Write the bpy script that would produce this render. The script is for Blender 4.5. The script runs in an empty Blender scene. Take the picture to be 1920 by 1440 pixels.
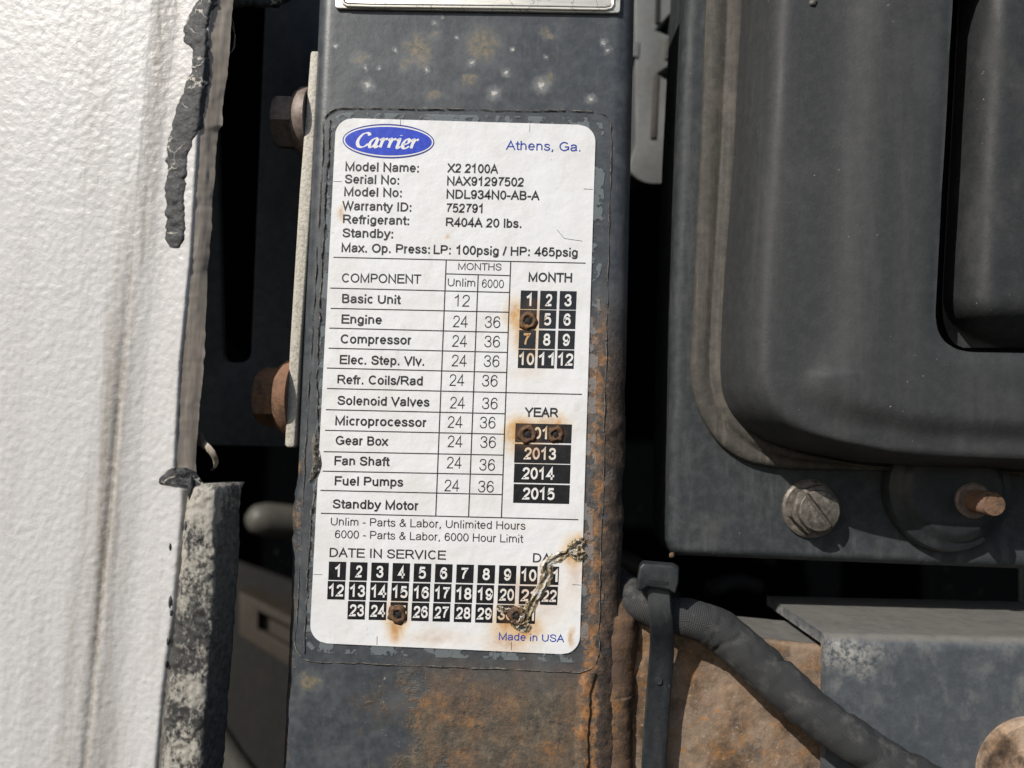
import bpy, bmesh, math, random
import numpy as np
from mathutils import Vector, Matrix, Euler

random.seed(7); rng = np.random.RandomState(7)
S = bpy.context.scene
COL = S.collection

# ---------------------------------------------------------------- camera, sky, sun, exposure
F_PX = 1387.0                      # focal length in photograph pixels (1920 wide)
DIST = 0.2774                      # metres from lens to the post face: one pixel is about 0.2 mm there
PITCH = math.radians(3.1); ROLL = 0.0305
cam_d = bpy.data.cameras.new('camera'); cam = bpy.data.objects.new('camera', cam_d); COL.objects.link(cam)
cam_d.sensor_width = 36.0; cam_d.lens = F_PX / 1920 * 36.0
cam_d.clip_start = 0.005; cam_d.clip_end = 50
CAM_LOC = Vector((0, -DIST, -0.0))
CAM_ROT = Matrix.Rotation(PITCH, 3, 'X') @ Matrix.Rotation(math.pi / 2, 3, 'X') @ Matrix.Rotation(ROLL, 3, 'Z')
cam.matrix_world = Matrix.Translation(CAM_LOC) @ CAM_ROT.to_4x4()
cam_d.dof.use_dof = True; cam_d.dof.focus_distance = DIST; cam_d.dof.aperture_fstop = 6.2
S.camera = cam

SUN_D = Vector((0.52, 0.60, -0.62)).normalized()
to_sun = -SUN_D
W = bpy.data.worlds.new('World'); S.world = W; W.use_nodes = True
wn = W.node_tree; wn.nodes.clear()
sky = wn.nodes.new('ShaderNodeTexSky'); sky.sky_type = 'NISHITA'; sky.sun_disc = False
sky.sun_elevation = math.asin(to_sun.z); sky.sun_rotation = math.atan2(to_sun.x, to_sun.y)
sky.air_density = 1.0; sky.dust_density = 1.6; sky.ozone_density = 1.0
bg = wn.nodes.new('ShaderNodeBackground'); bg.inputs[1].default_value = 0.075
wo = wn.nodes.new('ShaderNodeOutputWorld')
wn.links.new(sky.outputs[0], bg.inputs[0]); wn.links.new(bg.outputs[0], wo.inputs[0])
sd = bpy.data.lights.new('sun', 'SUN'); sd.energy = 4.0; sd.angle = math.radians(0.53); sd.color = (1.0, 0.95, 0.88)
sun = bpy.data.objects.new('sun', sd); COL.objects.link(sun)
sun.rotation_euler = SUN_D.to_track_quat('-Z', 'Y').to_euler(); sun.location = (-0.6, -0.8, 0.8)
S.view_settings.view_transform = 'Standard'; S.view_settings.look = 'None'
S.view_settings.gamma = 1.0; S.view_settings.exposure = 0.12; S.view_settings.use_curve_mapping = False
S.render.engine = 'CYCLES'
S.cycles.max_bounces = 8

# ---------------------------------------------------------------- measuring helpers
def P(px, py, y=0.0):
    """point of the plane at depth y that the photograph shows at pixel (px, py)"""
    d = CAM_ROT @ Vector(((px - 960) / F_PX, -(py - 720) / F_PX, -1))
    t = (y - CAM_LOC.y) / d.y
    return CAM_LOC + d * t

def interp(tab, v):
    xs = [t[0] for t in tab]; ys = [t[1] for t in tab]
    return float(np.interp(v, xs, ys))

def _h(ix, iy, s):
    n = (ix * 374761393 + iy * 668265263 + s * 974634577) & 0x7fffffff
    n = ((n ^ (n >> 13)) * 1274126177) & 0x7fffffff
    return ((n ^ (n >> 16)) & 0xffff) / 65535.0
def vnoise(x, y, s=0):
    x = np.asarray(x, float); y = np.asarray(y, float)
    ix = np.floor(x).astype(np.int64); iy = np.floor(y).astype(np.int64)
    fx = x - ix; fy = y - iy
    fx = fx * fx * fx * (fx * (fx * 6 - 15) + 10); fy = fy * fy * fy * (fy * (fy * 6 - 15) + 10)
    a = _h(ix, iy, s); b = _h(ix + 1, iy, s); c = _h(ix, iy + 1, s); d = _h(ix + 1, iy + 1, s)
    return (a + (b - a) * fx) * (1 - fy) + (c + (d - c) * fx) * fy - 0.5
def fbm(x, y, s=0, o=3):
    r = 0; a = 1.0
    for k in range(o):
        r = r + a * vnoise(np.asarray(x) * 2 ** k + 17.3 * k, np.asarray(y) * 2 ** k + 5.1 * k, s + k * 31); a *= 0.5
    return r

# ---------------------------------------------------------------- materials
class MT:
    def __init__(s, name):
        s.m = bpy.data.materials.new(name); s.m.use_nodes = True
        s.nt = s.m.node_tree; s.nt.nodes.clear()
        s.out = s.nt.nodes.new('ShaderNodeOutputMaterial')
        s.b = s.nt.nodes.new('ShaderNodeBsdfPrincipled')
        s.nt.links.new(s.b.outputs[0], s.out.inputs[0])
        s.p = s.nt.nodes.new('ShaderNodeNewGeometry').outputs['Position']
    def put(s, v, sock):
        if isinstance(v, bpy.types.NodeSocket): s.nt.links.new(v, sock)
        else:
            if isinstance(v, (tuple, list)) and len(v) == 3 and sock.type == 'RGBA': v = (*v, 1)
            sock.default_value = v
    def math(s, op, a, b=0.5, c=None, clamp=False):
        n = s.nt.nodes.new('ShaderNodeMath'); n.operation = op; n.use_clamp = clamp
        s.put(a, n.inputs[0]); s.put(b, n.inputs[1])
        if c is not None: s.put(c, n.inputs[2])
        return n.outputs[0]
    def vec(s, op, a, b=(0, 0, 0)):
        n = s.nt.nodes.new('ShaderNodeVectorMath'); n.operation = op
        s.put(a, n.inputs[0]); s.put(b, n.inputs[1])
        return n.outputs['Value'] if op in ('LENGTH', 'DISTANCE', 'DOT_PRODUCT') else n.outputs['Vector']
    def stretch(s, v): return s.vec('MULTIPLY', s.p, v)
    def noise(s, scale, detail=3, rough=0.55, vec=None, dist=0.0, col=False):
        n = s.nt.nodes.new('ShaderNodeTexNoise'); s.put(vec if vec is not None else s.p, n.inputs['Vector'])
        n.inputs['Scale'].default_value = scale; n.inputs['Detail'].default_value = detail
        n.inputs['Roughness'].default_value = rough; n.inputs['Distortion'].default_value = dist
        return n.outputs['Color' if col else 'Fac']
    def voro(s, scale, vec=None, feat='F1', rnd=1.0):
        n = s.nt.nodes.new('ShaderNodeTexVoronoi'); s.put(vec if vec is not None else s.p, n.inputs['Vector'])
        n.inputs['Scale'].default_value = scale; n.feature = feat; n.inputs['Randomness'].default_value = rnd
        return n.outputs['Distance']
    def step(s, v, a, b, lo=0.0, hi=1.0):
        n = s.nt.nodes.new('ShaderNodeMapRange'); n.interpolation_type = 'SMOOTHSTEP'
        s.put(v, n.inputs[0]); s.put(a, n.inputs[1]); s.put(b, n.inputs[2]); s.put(lo, n.inputs[3]); s.put(hi, n.inputs[4])
        return n.outputs[0]
    def ramp(s, f, stops):
        n = s.nt.nodes.new('ShaderNodeValToRGB'); s.put(f, n.inputs[0])
        e = n.color_ramp.elements
        while len(e) < len(stops): e.new(0.5)
        for el, (p, c) in zip(e, stops): el.position = p; el.color = (*c, 1)
        return n.outputs[0]
    def mix(s, f, a, b, mode='MIX'):
        n = s.nt.nodes.new('ShaderNodeMix'); n.data_type = 'RGBA'; n.blend_type = mode; n.clamp_factor = True
        s.put(f, n.inputs[0]); s.put(a, n.inputs[6]); s.put(b, n.inputs[7]); return n.outputs[2]
    def attr(s, name):
        n = s.nt.nodes.new('ShaderNodeAttribute'); n.attribute_name = name; return n.outputs['Fac']
    def bump(s, h, strength=0.5, dist=0.001, nrm=None):
        n = s.nt.nodes.new('ShaderNodeBump'); n.inputs['Strength'].default_value = strength
        n.inputs['Distance'].default_value = dist; s.put(h, n.inputs['Height'])
        if nrm is not None: s.put(nrm, n.inputs['Normal'])
        return n.outputs[0]
    def sep(s, v=None):
        n = s.nt.nodes.new('ShaderNodeSeparateXYZ'); s.put(v if v is not None else s.p, n.inputs[0]); return n.outputs
    def blob(s, warped, c, rx, rz, hard=0.35):
        """1 inside an uneven patch of radius rx, rz round c (x, z), 0 outside"""
        v = s.vec('SUBTRACT', warped, (c[0], 0, c[1])); v = s.vec('MULTIPLY', v, (1 / rx, 0, 1 / rz))
        return s.step(s.vec('LENGTH', v), 1.0, hard, 0.0, 1.0)
    def warp(s, scale, amp, detail=3):
        n = s.noise(scale, detail, 0.6, col=True)
        n = s.vec('MULTIPLY', s.vec('SUBTRACT', n, (0.5, 0.5, 0.5)), (amp, amp, amp))
        return s.vec('ADD', s.p, n)
    def rust(s, scale=140.0):
        f = s.noise(scale, 6, 0.7); g = s.noise(scale * 3.3, 4, 0.7)
        f = s.math('ADD', s.math('MULTIPLY', f, 0.65), s.math('MULTIPLY', g, 0.35))
        return s.ramp(f, [(0.30, (0.030, 0.022, 0.017)), (0.42, (0.080, 0.056, 0.040)), (0.52, (0.155, 0.100, 0.062)),
                          (0.60, (0.27, 0.135, 0.052)), (0.70, (0.28, 0.215, 0.150))])
    def done(s, color, rough=0.5, metal=0.0, normal=None, spec=0.5, alpha=None, coat=0.0, coat_rough=0.1):
        b = s.b; s.put(color, b.inputs['Base Color']); s.put(rough, b.inputs['Roughness']); s.put(metal, b.inputs['Metallic'])
        s.put(spec, b.inputs['Specular IOR Level'])
        if normal is not None: s.put(normal, b.inputs['Normal'])
        if alpha is not None: s.put(alpha, b.inputs['Alpha'])
        if coat: s.put(coat, b.inputs['Coat Weight']); s.put(coat_rough, b.inputs['Coat Roughness'])
        return s.m

def xz(px, py, y=0.0):
    v = P(px, py, y); return (v.x, v.z)
PXM = 0.0002                                       # metres to a photograph pixel on the post face

M = {}
def make_materials():
    # white pebbled plastic, dirt held in the creases
    t = MT('white_plastic')
    dirt = t.attr('dirt')
    streak = t.noise(1.0, 4, 0.6, t.stretch((160, 160, 9)))
    sm = t.math('MULTIPLY', t.step(streak, 0.44, 0.72), 0.42)
    d2 = t.math('MULTIPLY', dirt, t.step(t.noise(420, 4, 0.7), 0.25, 0.65, 0.35, 1.0))
    c = t.mix(t.math('ADD', d2, t.math('MULTIPLY', sm, t.attr('soil')), clamp=True), (0.575, 0.568, 0.566), (0.20, 0.175, 0.135))
    spk = t.step(t.voro(330), 0.055, 0.035); spk = t.math('MULTIPLY', spk, t.step(t.noise(60, 2), 0.60, 0.68))
    c = t.mix(t.math('MULTIPLY', spk, 0.75), c, (0.06, 0.05, 0.04))
    h = t.noise(1500, 3, 0.6)
    M['white'] = t.done(c, 0.42, normal=t.bump(t.math('ADD', h, t.math('MULTIPLY', t.noise(560, 1, 0.5), 1.4)), 0.30, 0.0004))
    # raw sawn edge of the plastic
    t = MT('sawn_plastic_edge')
    a = t.noise(1.0, 5, 0.65, t.stretch((260, 260, 26))); b = t.noise(1.0, 3, 0.6, t.stretch((30, 30, 520)))
    c = t.ramp(a, [(0.3, (0.20, 0.17, 0.14)), (0.5, (0.33, 0.285, 0.24)), (0.68, (0.48, 0.43, 0.37))])
    c = t.mix(t.math('MULTIPLY', t.step(b, 0.62, 0.76), 0.3), c, (0.17, 0.145, 0.125))
    M['sawn'] = t.done(c, 0.55, normal=t.bump(a, 0.4, 0.0004))
    # old black sealant
    t = MT('black_sealant')
    a = t.noise(700, 5, 0.7); v = t.voro(110, t.warp(260, 0.006), 'DISTANCE_TO_EDGE')
    c = t.ramp(a, [(0.3, (0.010, 0.011, 0.012)), (0.55, (0.038, 0.041, 0.044)), (0.75, (0.12, 0.125, 0.125))])
    c = t.mix(t.math('MULTIPLY', t.step(v, 0.03, 0.008), t.step(t.noise(90), 0.48, 0.58)), c, (0.50, 0.47, 0.40))
    M['sealant'] = t.done(c, 0.55, normal=t.bump(a, 0.8, 0.0006))
    # rubber strip, scuffed to speckles of white paint
    t = MT('speckled_rubber')
    w = t.noise(1.0, 4, 0.75, t.stretch((680, 680, 480))); big = t.noise(75, 3)
    k = t.step(t.math('ADD', w, t.math('MULTIPLY', t.math('SUBTRACT', big, 0.5), 1.1)), 0.42, 0.66)
    c = t.mix(k, (0.040, 0.040, 0.039), (0.38, 0.36, 0.315))
    c = t.mix(t.attr('bare'), c, t.ramp(t.noise(500, 5, 0.7), [(0.35, (0.030, 0.031, 0.032)), (0.7, (0.13, 0.13, 0.125))]))
    M['rubber_strip'] = t.done(c, 0.6, normal=t.bump(w, 0.7, 0.0007))

    # painted steel of the post: slate paint, rust, blisters, chalky spots
    def painted(name, post=False):
        t = MT(name)
        wv = t.warp(170, 0.012, 4); wf = t.warp(600, 0.0035, 3)
        n1 = t.noise(34, 6, 0.62); n2 = t.noise(260, 5, 0.7)
        paint = t.mix(t.step(n2, 0.35, 0.75), (0.044, 0.051, 0.060), (0.080, 0.089, 0.099))
        paint = t.mix(t.math('MULTIPLY', t.step(t.noise(52, 4, 0.6), 0.46, 0.72), 0.5), paint, (0.13, 0.14, 0.145))
        dust = t.step(t.noise(1.0, 5, 0.7, t.stretch((420, 420, 60))), 0.58, 0.76)
        paint = t.mix(t.math('MULTIPLY', dust, 0.30), paint, (0.23, 0.22, 0.20))
        fl = t.math('MULTIPLY', t.step(t.voro(290, wf), 0.11, 0.05), t.step(n1, 0.50, 0.62))
        paint = t.mix(t.math('MULTIPLY', fl, 0.7), paint, (0.36, 0.36, 0.34))
        r = t.rust(150)
        mask = None
        if post:
            x, _, z = t.sep(wv)
            zb = P(900, 1235).z
            low = t.step(z, zb + 0.006, zb - 0.022)
            xr = t.step(x, P(560, 1340).x, P(930, 1340).x, -0.22, 0.17)
            pat = t.math('ADD', t.math('ADD', t.noise(62, 6, 0.68), xr), 0.0)
            pat = t.math('ADD', pat, t.math('MULTIPLY', t.math('SUBTRACT', t.noise(480, 5, 0.75), 0.5), 0.42))
            paint = t.mix(t.math('MULTIPLY', t.math('MULTIPLY', low, t.step(pat, 0.36, 0.56)), 0.55), paint, (0.115, 0.083, 0.052))
            mask = t.math('MULTIPLY', low, t.step(pat, 0.49, 0.57))
            zr = t.step(z, P(1140, 480).z, P(1130, 760).z)
            xe = t.step(x, P(1098, 900).x, P(1122, 900).x)
            edge = t.math('MULTIPLY', t.math('MULTIPLY', zr, xe), t.step(t.noise(130, 6, 0.75), 0.30, 0.48))
            strip = t.math('MULTIPLY', t.math('MULTIPLY', t.step(x, P(1092, 900).x, P(1104, 900).x), t.step(x, P(1132, 900).x, P(1122, 900).x)), t.step(z, P(1140, 520).z, P(1130, 700).z))
            mask = t.math('MAXIMUM', mask, edge)
            xl = t.step(x, P(575, 900).x, P(548, 900).x)
            le = t.math('MULTIPLY', t.math('MULTIPLY', xl, t.step(z, P(545, 740).z, P(545, 860).z)), t.step(t.noise(150, 5, 0.7), 0.47, 0.62))
            mask = t.math('MAXIMUM', mask, le)
            # blistered rust spots above the label, each with its chalky ring
            for (px, py, rx, ry, o) in [(786, 95, 33, 40, 1), (905, 82, 36, 44, 1), (878, 152, 20, 17, 1), (678, 108, 15, 17, .8), (815, 178, 19, 12, 1),
                                        (1025, 60, 16, 14, 1), (1028, 146, 13, 13, .9), (762, 115, 16, 15, .8), (816, 65, 11, 11, .8),
                                        (577, 1281, 20, 18, 1), (790, 118, 14, 12, 1)]:
                k = t.blob(wv, xz(px, py), rx * PXM, ry * PXM, 0.25)
                paint = t.mix(t.math('MULTIPLY', t.blob(wv, xz(px, py + 2), rx * PXM * 1.7, ry * PXM * 1.7, 0.2), 0.22), paint, (0.22, 0.235, 0.24))
                m2 = t.math('MULTIPLY', t.math('MULTIPLY', k, o), t.step(t.noise(380, 4, 0.7), 0.30, 0.60, 0.25, 0.85))
                paint = t.mix(m2, paint, t.ramp(t.noise(420, 4, 0.7), [(0.35, (0.085, 0.078, 0.058)), (0.52, (0.20, 0.175, 0.125)), (0.66, (0.30, 0.20, 0.10))]))
            for (px, py, rr) in [(685, 127, 9), (711, 128, 8), (690, 160, 20), (948, 137, 15), (927, 175, 22), (1015, 160, 26), (1108, 185, 16),
                                 (1132, 80, 13), (742, 92, 9), (815, 43, 9), (885, 118, 12), (1140, 95, 12), (629, 87, 9), (1023, 107, 9), (830, 33, 6),
                                 (855, 70, 8), (800, 130, 10), (960, 92, 8)]:
                k = t.blob(wf, xz(px, py), rr * PXM, rr * PXM, 0.0)
                paint = t.mix(t.math('MULTIPLY', k, 0.42), paint, (0.42, 0.43, 0.42))
                c2 = t.blob(wf, xz(px, py), rr * 0.3 * PXM, rr * 0.3 * PXM, 0.3)
                paint = t.mix(t.math('MULTIPLY', c2, 0.75), paint, (0.62, 0.60, 0.55))
        else:
            mask = t.math('MULTIPLY', t.step(n1, 0.63, 0.70), t.step(n2, 0.45, 0.6))
        if post:                                    # duller brown over most of the scale, dark scale on the right corner
            r = t.mix(t.step(t.noise(46, 5, 0.7), 0.40, 0.60), r, t.ramp(t.noise(210, 6, 0.75), [(0.35, (0.045, 0.040, 0.034)), (0.52, (0.105, 0.088, 0.066)), (0.66, (0.20, 0.155, 0.10))]))
            dk = t.ramp(t.noise(230, 6, 0.75), [(0.36, (0.022, 0.017, 0.014)), (0.54, (0.070, 0.048, 0.036)), (0.68, (0.15, 0.10, 0.066))])
            r = t.mix(t.step(x, P(1124, 900).x, P(1134, 900).x), r, dk)
        c = t.mix(mask, paint, r)
        if post: c = t.mix(t.math('MULTIPLY', strip, t.step(t.noise(150, 6, 0.75), 0.44, 0.54)), c, t.ramp(t.noise(420, 5, 0.7), [(0.35, (0.15, 0.070, 0.028)), (0.55, (0.30, 0.145, 0.055)), (0.7, (0.36, 0.21, 0.10))]))
        blk = t.math('MULTIPLY', t.step(t.noise(1.0, 4, 0.75, t.stretch((240, 240, 120))), 0.66, 0.70), mask)
        c = t.mix(blk, c, (0.014, 0.013, 0.014))
        rough = t.mix(mask, (0.42,) * 3, (0.8,) * 3)
        hh = t.math('ADD', t.math('MULTIPLY', n2, 0.35), t.math('MULTIPLY', t.math('MULTIPLY', mask, t.noise(420, 5, 0.75)), 2.2))
        return t.done(c, t.sep(rough)[0], normal=t.bump(hh, 0.55, 0.0006))
    M['post'] = painted('rust_spotted_slate_paint', True)

    def plate(name, base, lite, dirtc, rough=0.45, streak=(150, 150, 25), amount=0.5, spec=0.5, settle=None):
        t = MT(name)
        n = t.noise(240, 5, 0.7); st = t.noise(1.0, 5, 0.65, t.stretch(streak)); bl = t.noise(38, 5, 0.65)
        c = t.mix(t.step(n, 0.35, 0.75), base, lite)
        c = t.mix(t.math('MULTIPLY', t.step(st, 0.50, 0.74), amount), c, dirtc)
        c = t.mix(t.math('MULTIPLY', t.step(bl, 0.54, 0.70), amount * 0.7), c, dirtc)
        spk = t.math('MULTIPLY', t.step(t.voro(260, t.warp(500, 0.004)), 0.09, 0.04), t.step(t.noise(70, 3), 0.56, 0.64))
        c = t.mix(t.math('MULTIPLY', spk, 0.7), c, (0.45, 0.42, 0.37))
        if name == 'dusty_blue_steel':              # chipped, chalky corner at the beam's end
            wv = t.warp(90, 0.02, 5)
            ch = t.math('MULTIPLY', t.blob(wv, xz(1585, 1222), 0.018, 0.011, 0.1), t.step(t.noise(420, 5, 0.75), 0.36, 0.60))
            c = t.mix(t.math('MULTIPLY', ch, 0.8), c, (0.40, 0.39, 0.36))
        if settle:                                   # dust lying on what faces up
            nz = t.sep(t.nt.nodes.new('ShaderNodeNewGeometry').outputs['Normal'])[2]
            c = t.mix(t.math('MULTIPLY', t.step(nz, 0.35, 0.9), t.step(n, 0.2, 0.6, 0.55, 0.95)), c, settle)
        return t.done(c, t.step(st, 0.3, 0.7, rough - 0.06, rough + 0.16), spec=spec, normal=t.bump(t.math('ADD', n, t.noise(900, 3)), 0.30, 0.0003))
    M['frame'] = plate('dusty_slate_steel', (0.032, 0.037, 0.041), (0.056, 0.062, 0.067), (0.13, 0.13, 0.124), 0.58, amount=0.4, spec=0.3)
    M['channel'] = plate('dusty_blue_steel', (0.062, 0.071, 0.082), (0.095, 0.105, 0.116), (0.20, 0.20, 0.19), 0.5, (110, 110, 70), 0.55, 0.4, (0.175, 0.168, 0.154))
    M['door'] = plate('chalky_black_plastic', (0.037, 0.039, 0.041), (0.050, 0.052, 0.054), (0.088, 0.090, 0.092), 0.56, (75, 75, 7), 0.3, 0.35)
    M['pad'] = plate('matt_black_plastic', (0.026, 0.028, 0.030), (0.038, 0.040, 0.042), (0.075, 0.076, 0.076), 0.6, (80, 80, 40), 0.4, 0.35)
    M['gasket'] = plate('dusty_rubber', (0.045, 0.041, 0.036), (0.080, 0.073, 0.063), (0.135, 0.122, 0.104), 0.75, (300, 300, 12), 0.8)
    M['tie'] = plate('black_nylon', (0.020, 0.023, 0.026), (0.032, 0.036, 0.040), (0.085, 0.085, 0.08), 0.42, (120, 120, 40), 0.3)
    M['back_flange'] = plate('dark_flange_steel', (0.11, 0.12, 0.128), (0.16, 0.17, 0.178), (0.22, 0.22, 0.218), 0.6)  # plain grey steel of the bracket's back flange
    M['deep_steel'] = plate('grimy_deep_steel', (0.018, 0.0175, 0.017), (0.026, 0.025, 0.024), (0.035, 0.032, 0.03), 0.8, spec=0.2)
    M['grey_plastic'] = plate('grey_plastic', (0.115, 0.12, 0.118), (0.14, 0.145, 0.142), (0.07, 0.06, 0.05), 0.55, (60, 60, 30), 0.5)
    M['tan_bar'] = plate('tan_painted_bar', (0.040, 0.032, 0.025), (0.052, 0.042, 0.032), (0.03, 0.023, 0.018), 0.6)
    M['pale_pipe'] = plate('pale_pipe', (0.075, 0.074, 0.063), (0.10, 0.098, 0.084), (0.05, 0.046, 0.04), 0.5)
    M['dark_wall'] = plate('shade_black_wall', (0.0016, 0.0019, 0.0023), (0.0026, 0.003, 0.0035), (0.004, 0.004, 0.004), 0.9, spec=0.0)  # near-black so the added box reads as deep shade
    M['void'] = plate('void_black', (0.008, 0.008, 0.009), (0.012, 0.012, 0.013), (0.02, 0.02, 0.02), 0.7)  # near-black: shade of holes and recesses put into the colour

    # rust coats
    def rusty(name, scale, tint=None, f=0.0, bump=1.0):
        t = MT(name); c = t.rust(scale); n = t.noise(scale * 3, 5, 0.75)
        if name == 'flaky_rust':
            sp = t.math('MULTIPLY', t.step(t.voro(190, t.warp(400, 0.006, 4)), 0.30, 0.10), t.step(t.noise(90, 4), 0.48, 0.60))
            c0 = c; big = t.noise(38, 5, 0.7)
        if tint: c = t.mix(t.math('MULTIPLY', t.step(t.noise(45, 5, 0.65), 0.40, 0.62), f), c, tint)
        if name == 'flaky_rust':
            c = t.mix(t.math('MULTIPLY', t.step(big, 0.56, 0.66), 0.7), c, (0.075, 0.066, 0.058))
            c = t.mix(t.math('MULTIPLY', t.step(t.noise(620, 5, 0.75), 0.55, 0.68), 0.55), c, (0.42, 0.34, 0.26))
            c = t.mix(t.math('MULTIPLY', sp, 0.75), c, (0.40, 0.185, 0.05))
        return t.done(c, 0.85, normal=t.bump(n, bump, 0.0009), spec=0.25)
    M['gusset'] = rusty('flaky_rust', 105, (0.30, 0.225, 0.165), 0.8, 0.65)
    M['weld'] = rusty('dark_rust', 120, (0.10, 0.066, 0.048), 0.85, 0.7)
    M['bolt_rust'] = rusty('brown_bolt_rust', 300, (0.27, 0.145, 0.095), 0.85, 0.6)
    M['stud'] = rusty('coppery_stud', 300, (0.21, 0.125, 0.092), 0.9, 0.5)
    M['pale_rust'] = rusty('pale_weathered_rust', 90, (0.42, 0.32, 0.24), 0.9, 0.8)
    M['crater'] = rusty('punched_rust', 500, (0.10, 0.05, 0.03), 0.7, 0.5)
    t = MT('dull_bolt_steel'); n = t.noise(400, 4, 0.7)
    M['bolt_dull'] = t.done(t.ramp(n, [(0.35, (0.15, 0.115, 0.098)), (0.7, (0.27, 0.22, 0.19))]), 0.55, 0.2, t.bump(n, 0.4, 0.0004))
    t = MT('zinc_screw_steel'); n = t.noise(420, 5, 0.7)
    M['screw'] = t.done(t.ramp(n, [(0.34, (0.075, 0.066, 0.057)), (0.55, (0.165, 0.148, 0.127)), (0.72, (0.30, 0.275, 0.24))]), 0.5, 0.4, t.bump(n, 0.5, 0.0005))
    t = MT('cream_coated_steel'); n = t.noise(900, 4, 0.7)
    M['cream'] = t.done(t.ramp(n, [(0.3, (0.34, 0.31, 0.255)), (0.6, (0.60, 0.565, 0.49))]), 0.45, normal=t.bump(n, 0.7, 0.0005))
    t = MT('brushed_aluminium'); n = t.noise(1.0, 4, 0.7, t.stretch((60, 60, 900))); v = t.voro(95, t.warp(150, 0.01), 'DISTANCE_TO_EDGE')
    cr = t.step(v, 0.022, 0.006)
    M['alu'] = t.done(t.mix(t.math('MULTIPLY', cr, 0.55), (0.80, 0.775, 0.70), (0.25, 0.2, 0.14)), t.step(n, 0.3, 0.7, 0.38, 0.55), 0.55, t.bump(n, 0.2, 0.0002))
    t = MT('engraved_line'); M['engrave'] = t.done(t.ramp(t.noise(300), [(0.3, (0.05, 0.05, 0.055)), (0.7, (0.14, 0.14, 0.15))]), 0.5)

    # label: paper with rust run-out round the punched holes
    STAINS = [(968, 588, 30, 40, .95), (984, 620, 34, 62, .75), (994, 645, 26, 55, .5), (1012, 590, 22, 42, .45), (966, 818, 24, 50, .95), (985, 806, 44, 36, .9), (1040, 800, 40, 30, .75),
              (1006, 848, 40, 34, .55), (746, 1150, 30, 36, .95), (742, 1180, 24, 34, .7), (955, 1165, 46, 42, .8), (990, 1180, 40, 30, .95), (950, 1205, 60, 30, .45),
              (1075, 1035, 30, 40, .75), (1086, 1020, 18, 26, .9), (1020, 1120, 60, 70, .25), (1078, 1080, 20, 60, .25), (975, 1110, 50, 50, .3), (640, 400, 10, 24, .5), (842, 443, 7, 7, .5),
              (815, 1195, 90, 20, .25), (1072, 1195, 10, 26, .55), (985, 700, 60, 18, .14), (975, 990, 30, 12, .12)]
    def stain(t, base, k=1.0):
        wv = t.warp(150, 0.006, 4); c = base
        n = t.step(t.noise(330, 4, 0.7), 0.22, 0.6, 0.55, 1.0)
        for (px, py, rx, ry, o) in STAINS:
            m = t.math('MULTIPLY', t.blob(wv, xz(px, py), rx * 1.2 * PXM, ry * 1.2 * PXM, 0.0), n)
            c = t.mix(t.math('MULTIPLY', m, min(1.0, o * 1.3) * k, clamp=True), c, t.mix(m, (0.78, 0.56, 0.22), (0.50, 0.215, 0.035)))
        return c
    t = MT('label_paper')
    c = t.mix(t.math('MULTIPLY', t.step(t.noise(55, 5, 0.6), 0.42, 0.7), 0.26), (0.80, 0.81, 0.825), (0.60, 0.575, 0.51))
    c = stain(t, c)
    sm = t.math('MULTIPLY', t.step(t.noise(1.0, 5, 0.7, t.stretch((130, 130, 70))), 0.54, 0.74), 0.22)
    c = t.mix(sm, c, (0.42, 0.40, 0.36))
    sp = t.math('MULTIPLY', t.step(t.voro(270, t.warp(800, 0.003)), 0.10, 0.045), t.step(t.noise(120, 3), 0.55, 0.66))
    c = t.mix(t.math('MULTIPLY', sp, 0.65), c, (0.12, 0.10, 0.085))
    M['paper'] = t.done(c, 0.38, normal=t.bump(t.noise(75, 4, 0.6), 0.45, 0.0011), coat=0.4, coat_rough=0.18)
    t = MT('white_print'); M['wprint'] = t.done(stain(t, (0.80, 0.80, 0.79)), 0.4)
    t = MT('black_ink'); n = t.noise(600, 4, 0.7)
    c = t.ramp(n, [(0.35, (0.008, 0.009, 0.012)), (0.7, (0.020, 0.021, 0.025))])
    wv = t.warp(200, 0.006, 4)
    for (px, py, r, o) in [(990, 602, 34, .7), (995, 570, 14, .35), (985, 815, 40, .75), (1042, 815, 30, .45), (1000, 845, 18, .3), (745, 1150, 24, .6), (965, 1155, 34, .55), (1005, 1110, 36, .2)]:
        c = t.mix(t.math('MULTIPLY', t.blob(wv, xz(px, py), r * PXM, r * PXM, 0.1), o), c, (0.115, 0.062, 0.030))
    scr = t.step(t.noise(1.0, 3, 0.7, t.stretch((900, 900, 130))), 0.70, 0.76)
    c = t.mix(t.math('MULTIPLY', scr, 0.35), c, (0.3, 0.29, 0.28))
    M['ink'] = t.done(c, 0.32, coat=0.3, coat_rough=0.15)
    t = MT('text_ink'); M['text'] = t.done(t.ramp(t.noise(900, 3, 0.7), [(0.38, (0.012, 0.012, 0.014)), (0.60, (0.045, 0.045, 0.048)), (0.75, (0.16, 0.16, 0.165))]), 0.45)
    t = MT('royal_blue_ink'); M['blue'] = t.done(t.ramp(t.noise(700, 3), [(0.3, (0.012, 0.040, 0.44)), (0.7, (0.030, 0.075, 0.60))]), 0.35, coat=0.3, coat_rough=0.15)
    t = MT('navy_ink'); M['navy'] = t.done(t.ramp(t.noise(700, 3), [(0.3, (0.010, 0.022, 0.22)), (0.7, (0.025, 0.045, 0.33))]), 0.4)
    t = MT('blue_text_ink'); M['bluetext'] = t.done(t.ramp(t.noise(900, 3), [(0.3, (0.012, 0.035, 0.30)), (0.7, (0.03, 0.07, 0.42))]), 0.4)
    # clear margin of the over-laminate
    t = MT('clear_film')
    a = t.math('MULTIPLY', t.step(t.noise(120, 4, 0.65), 0.46, 0.70), 0.16)
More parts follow.
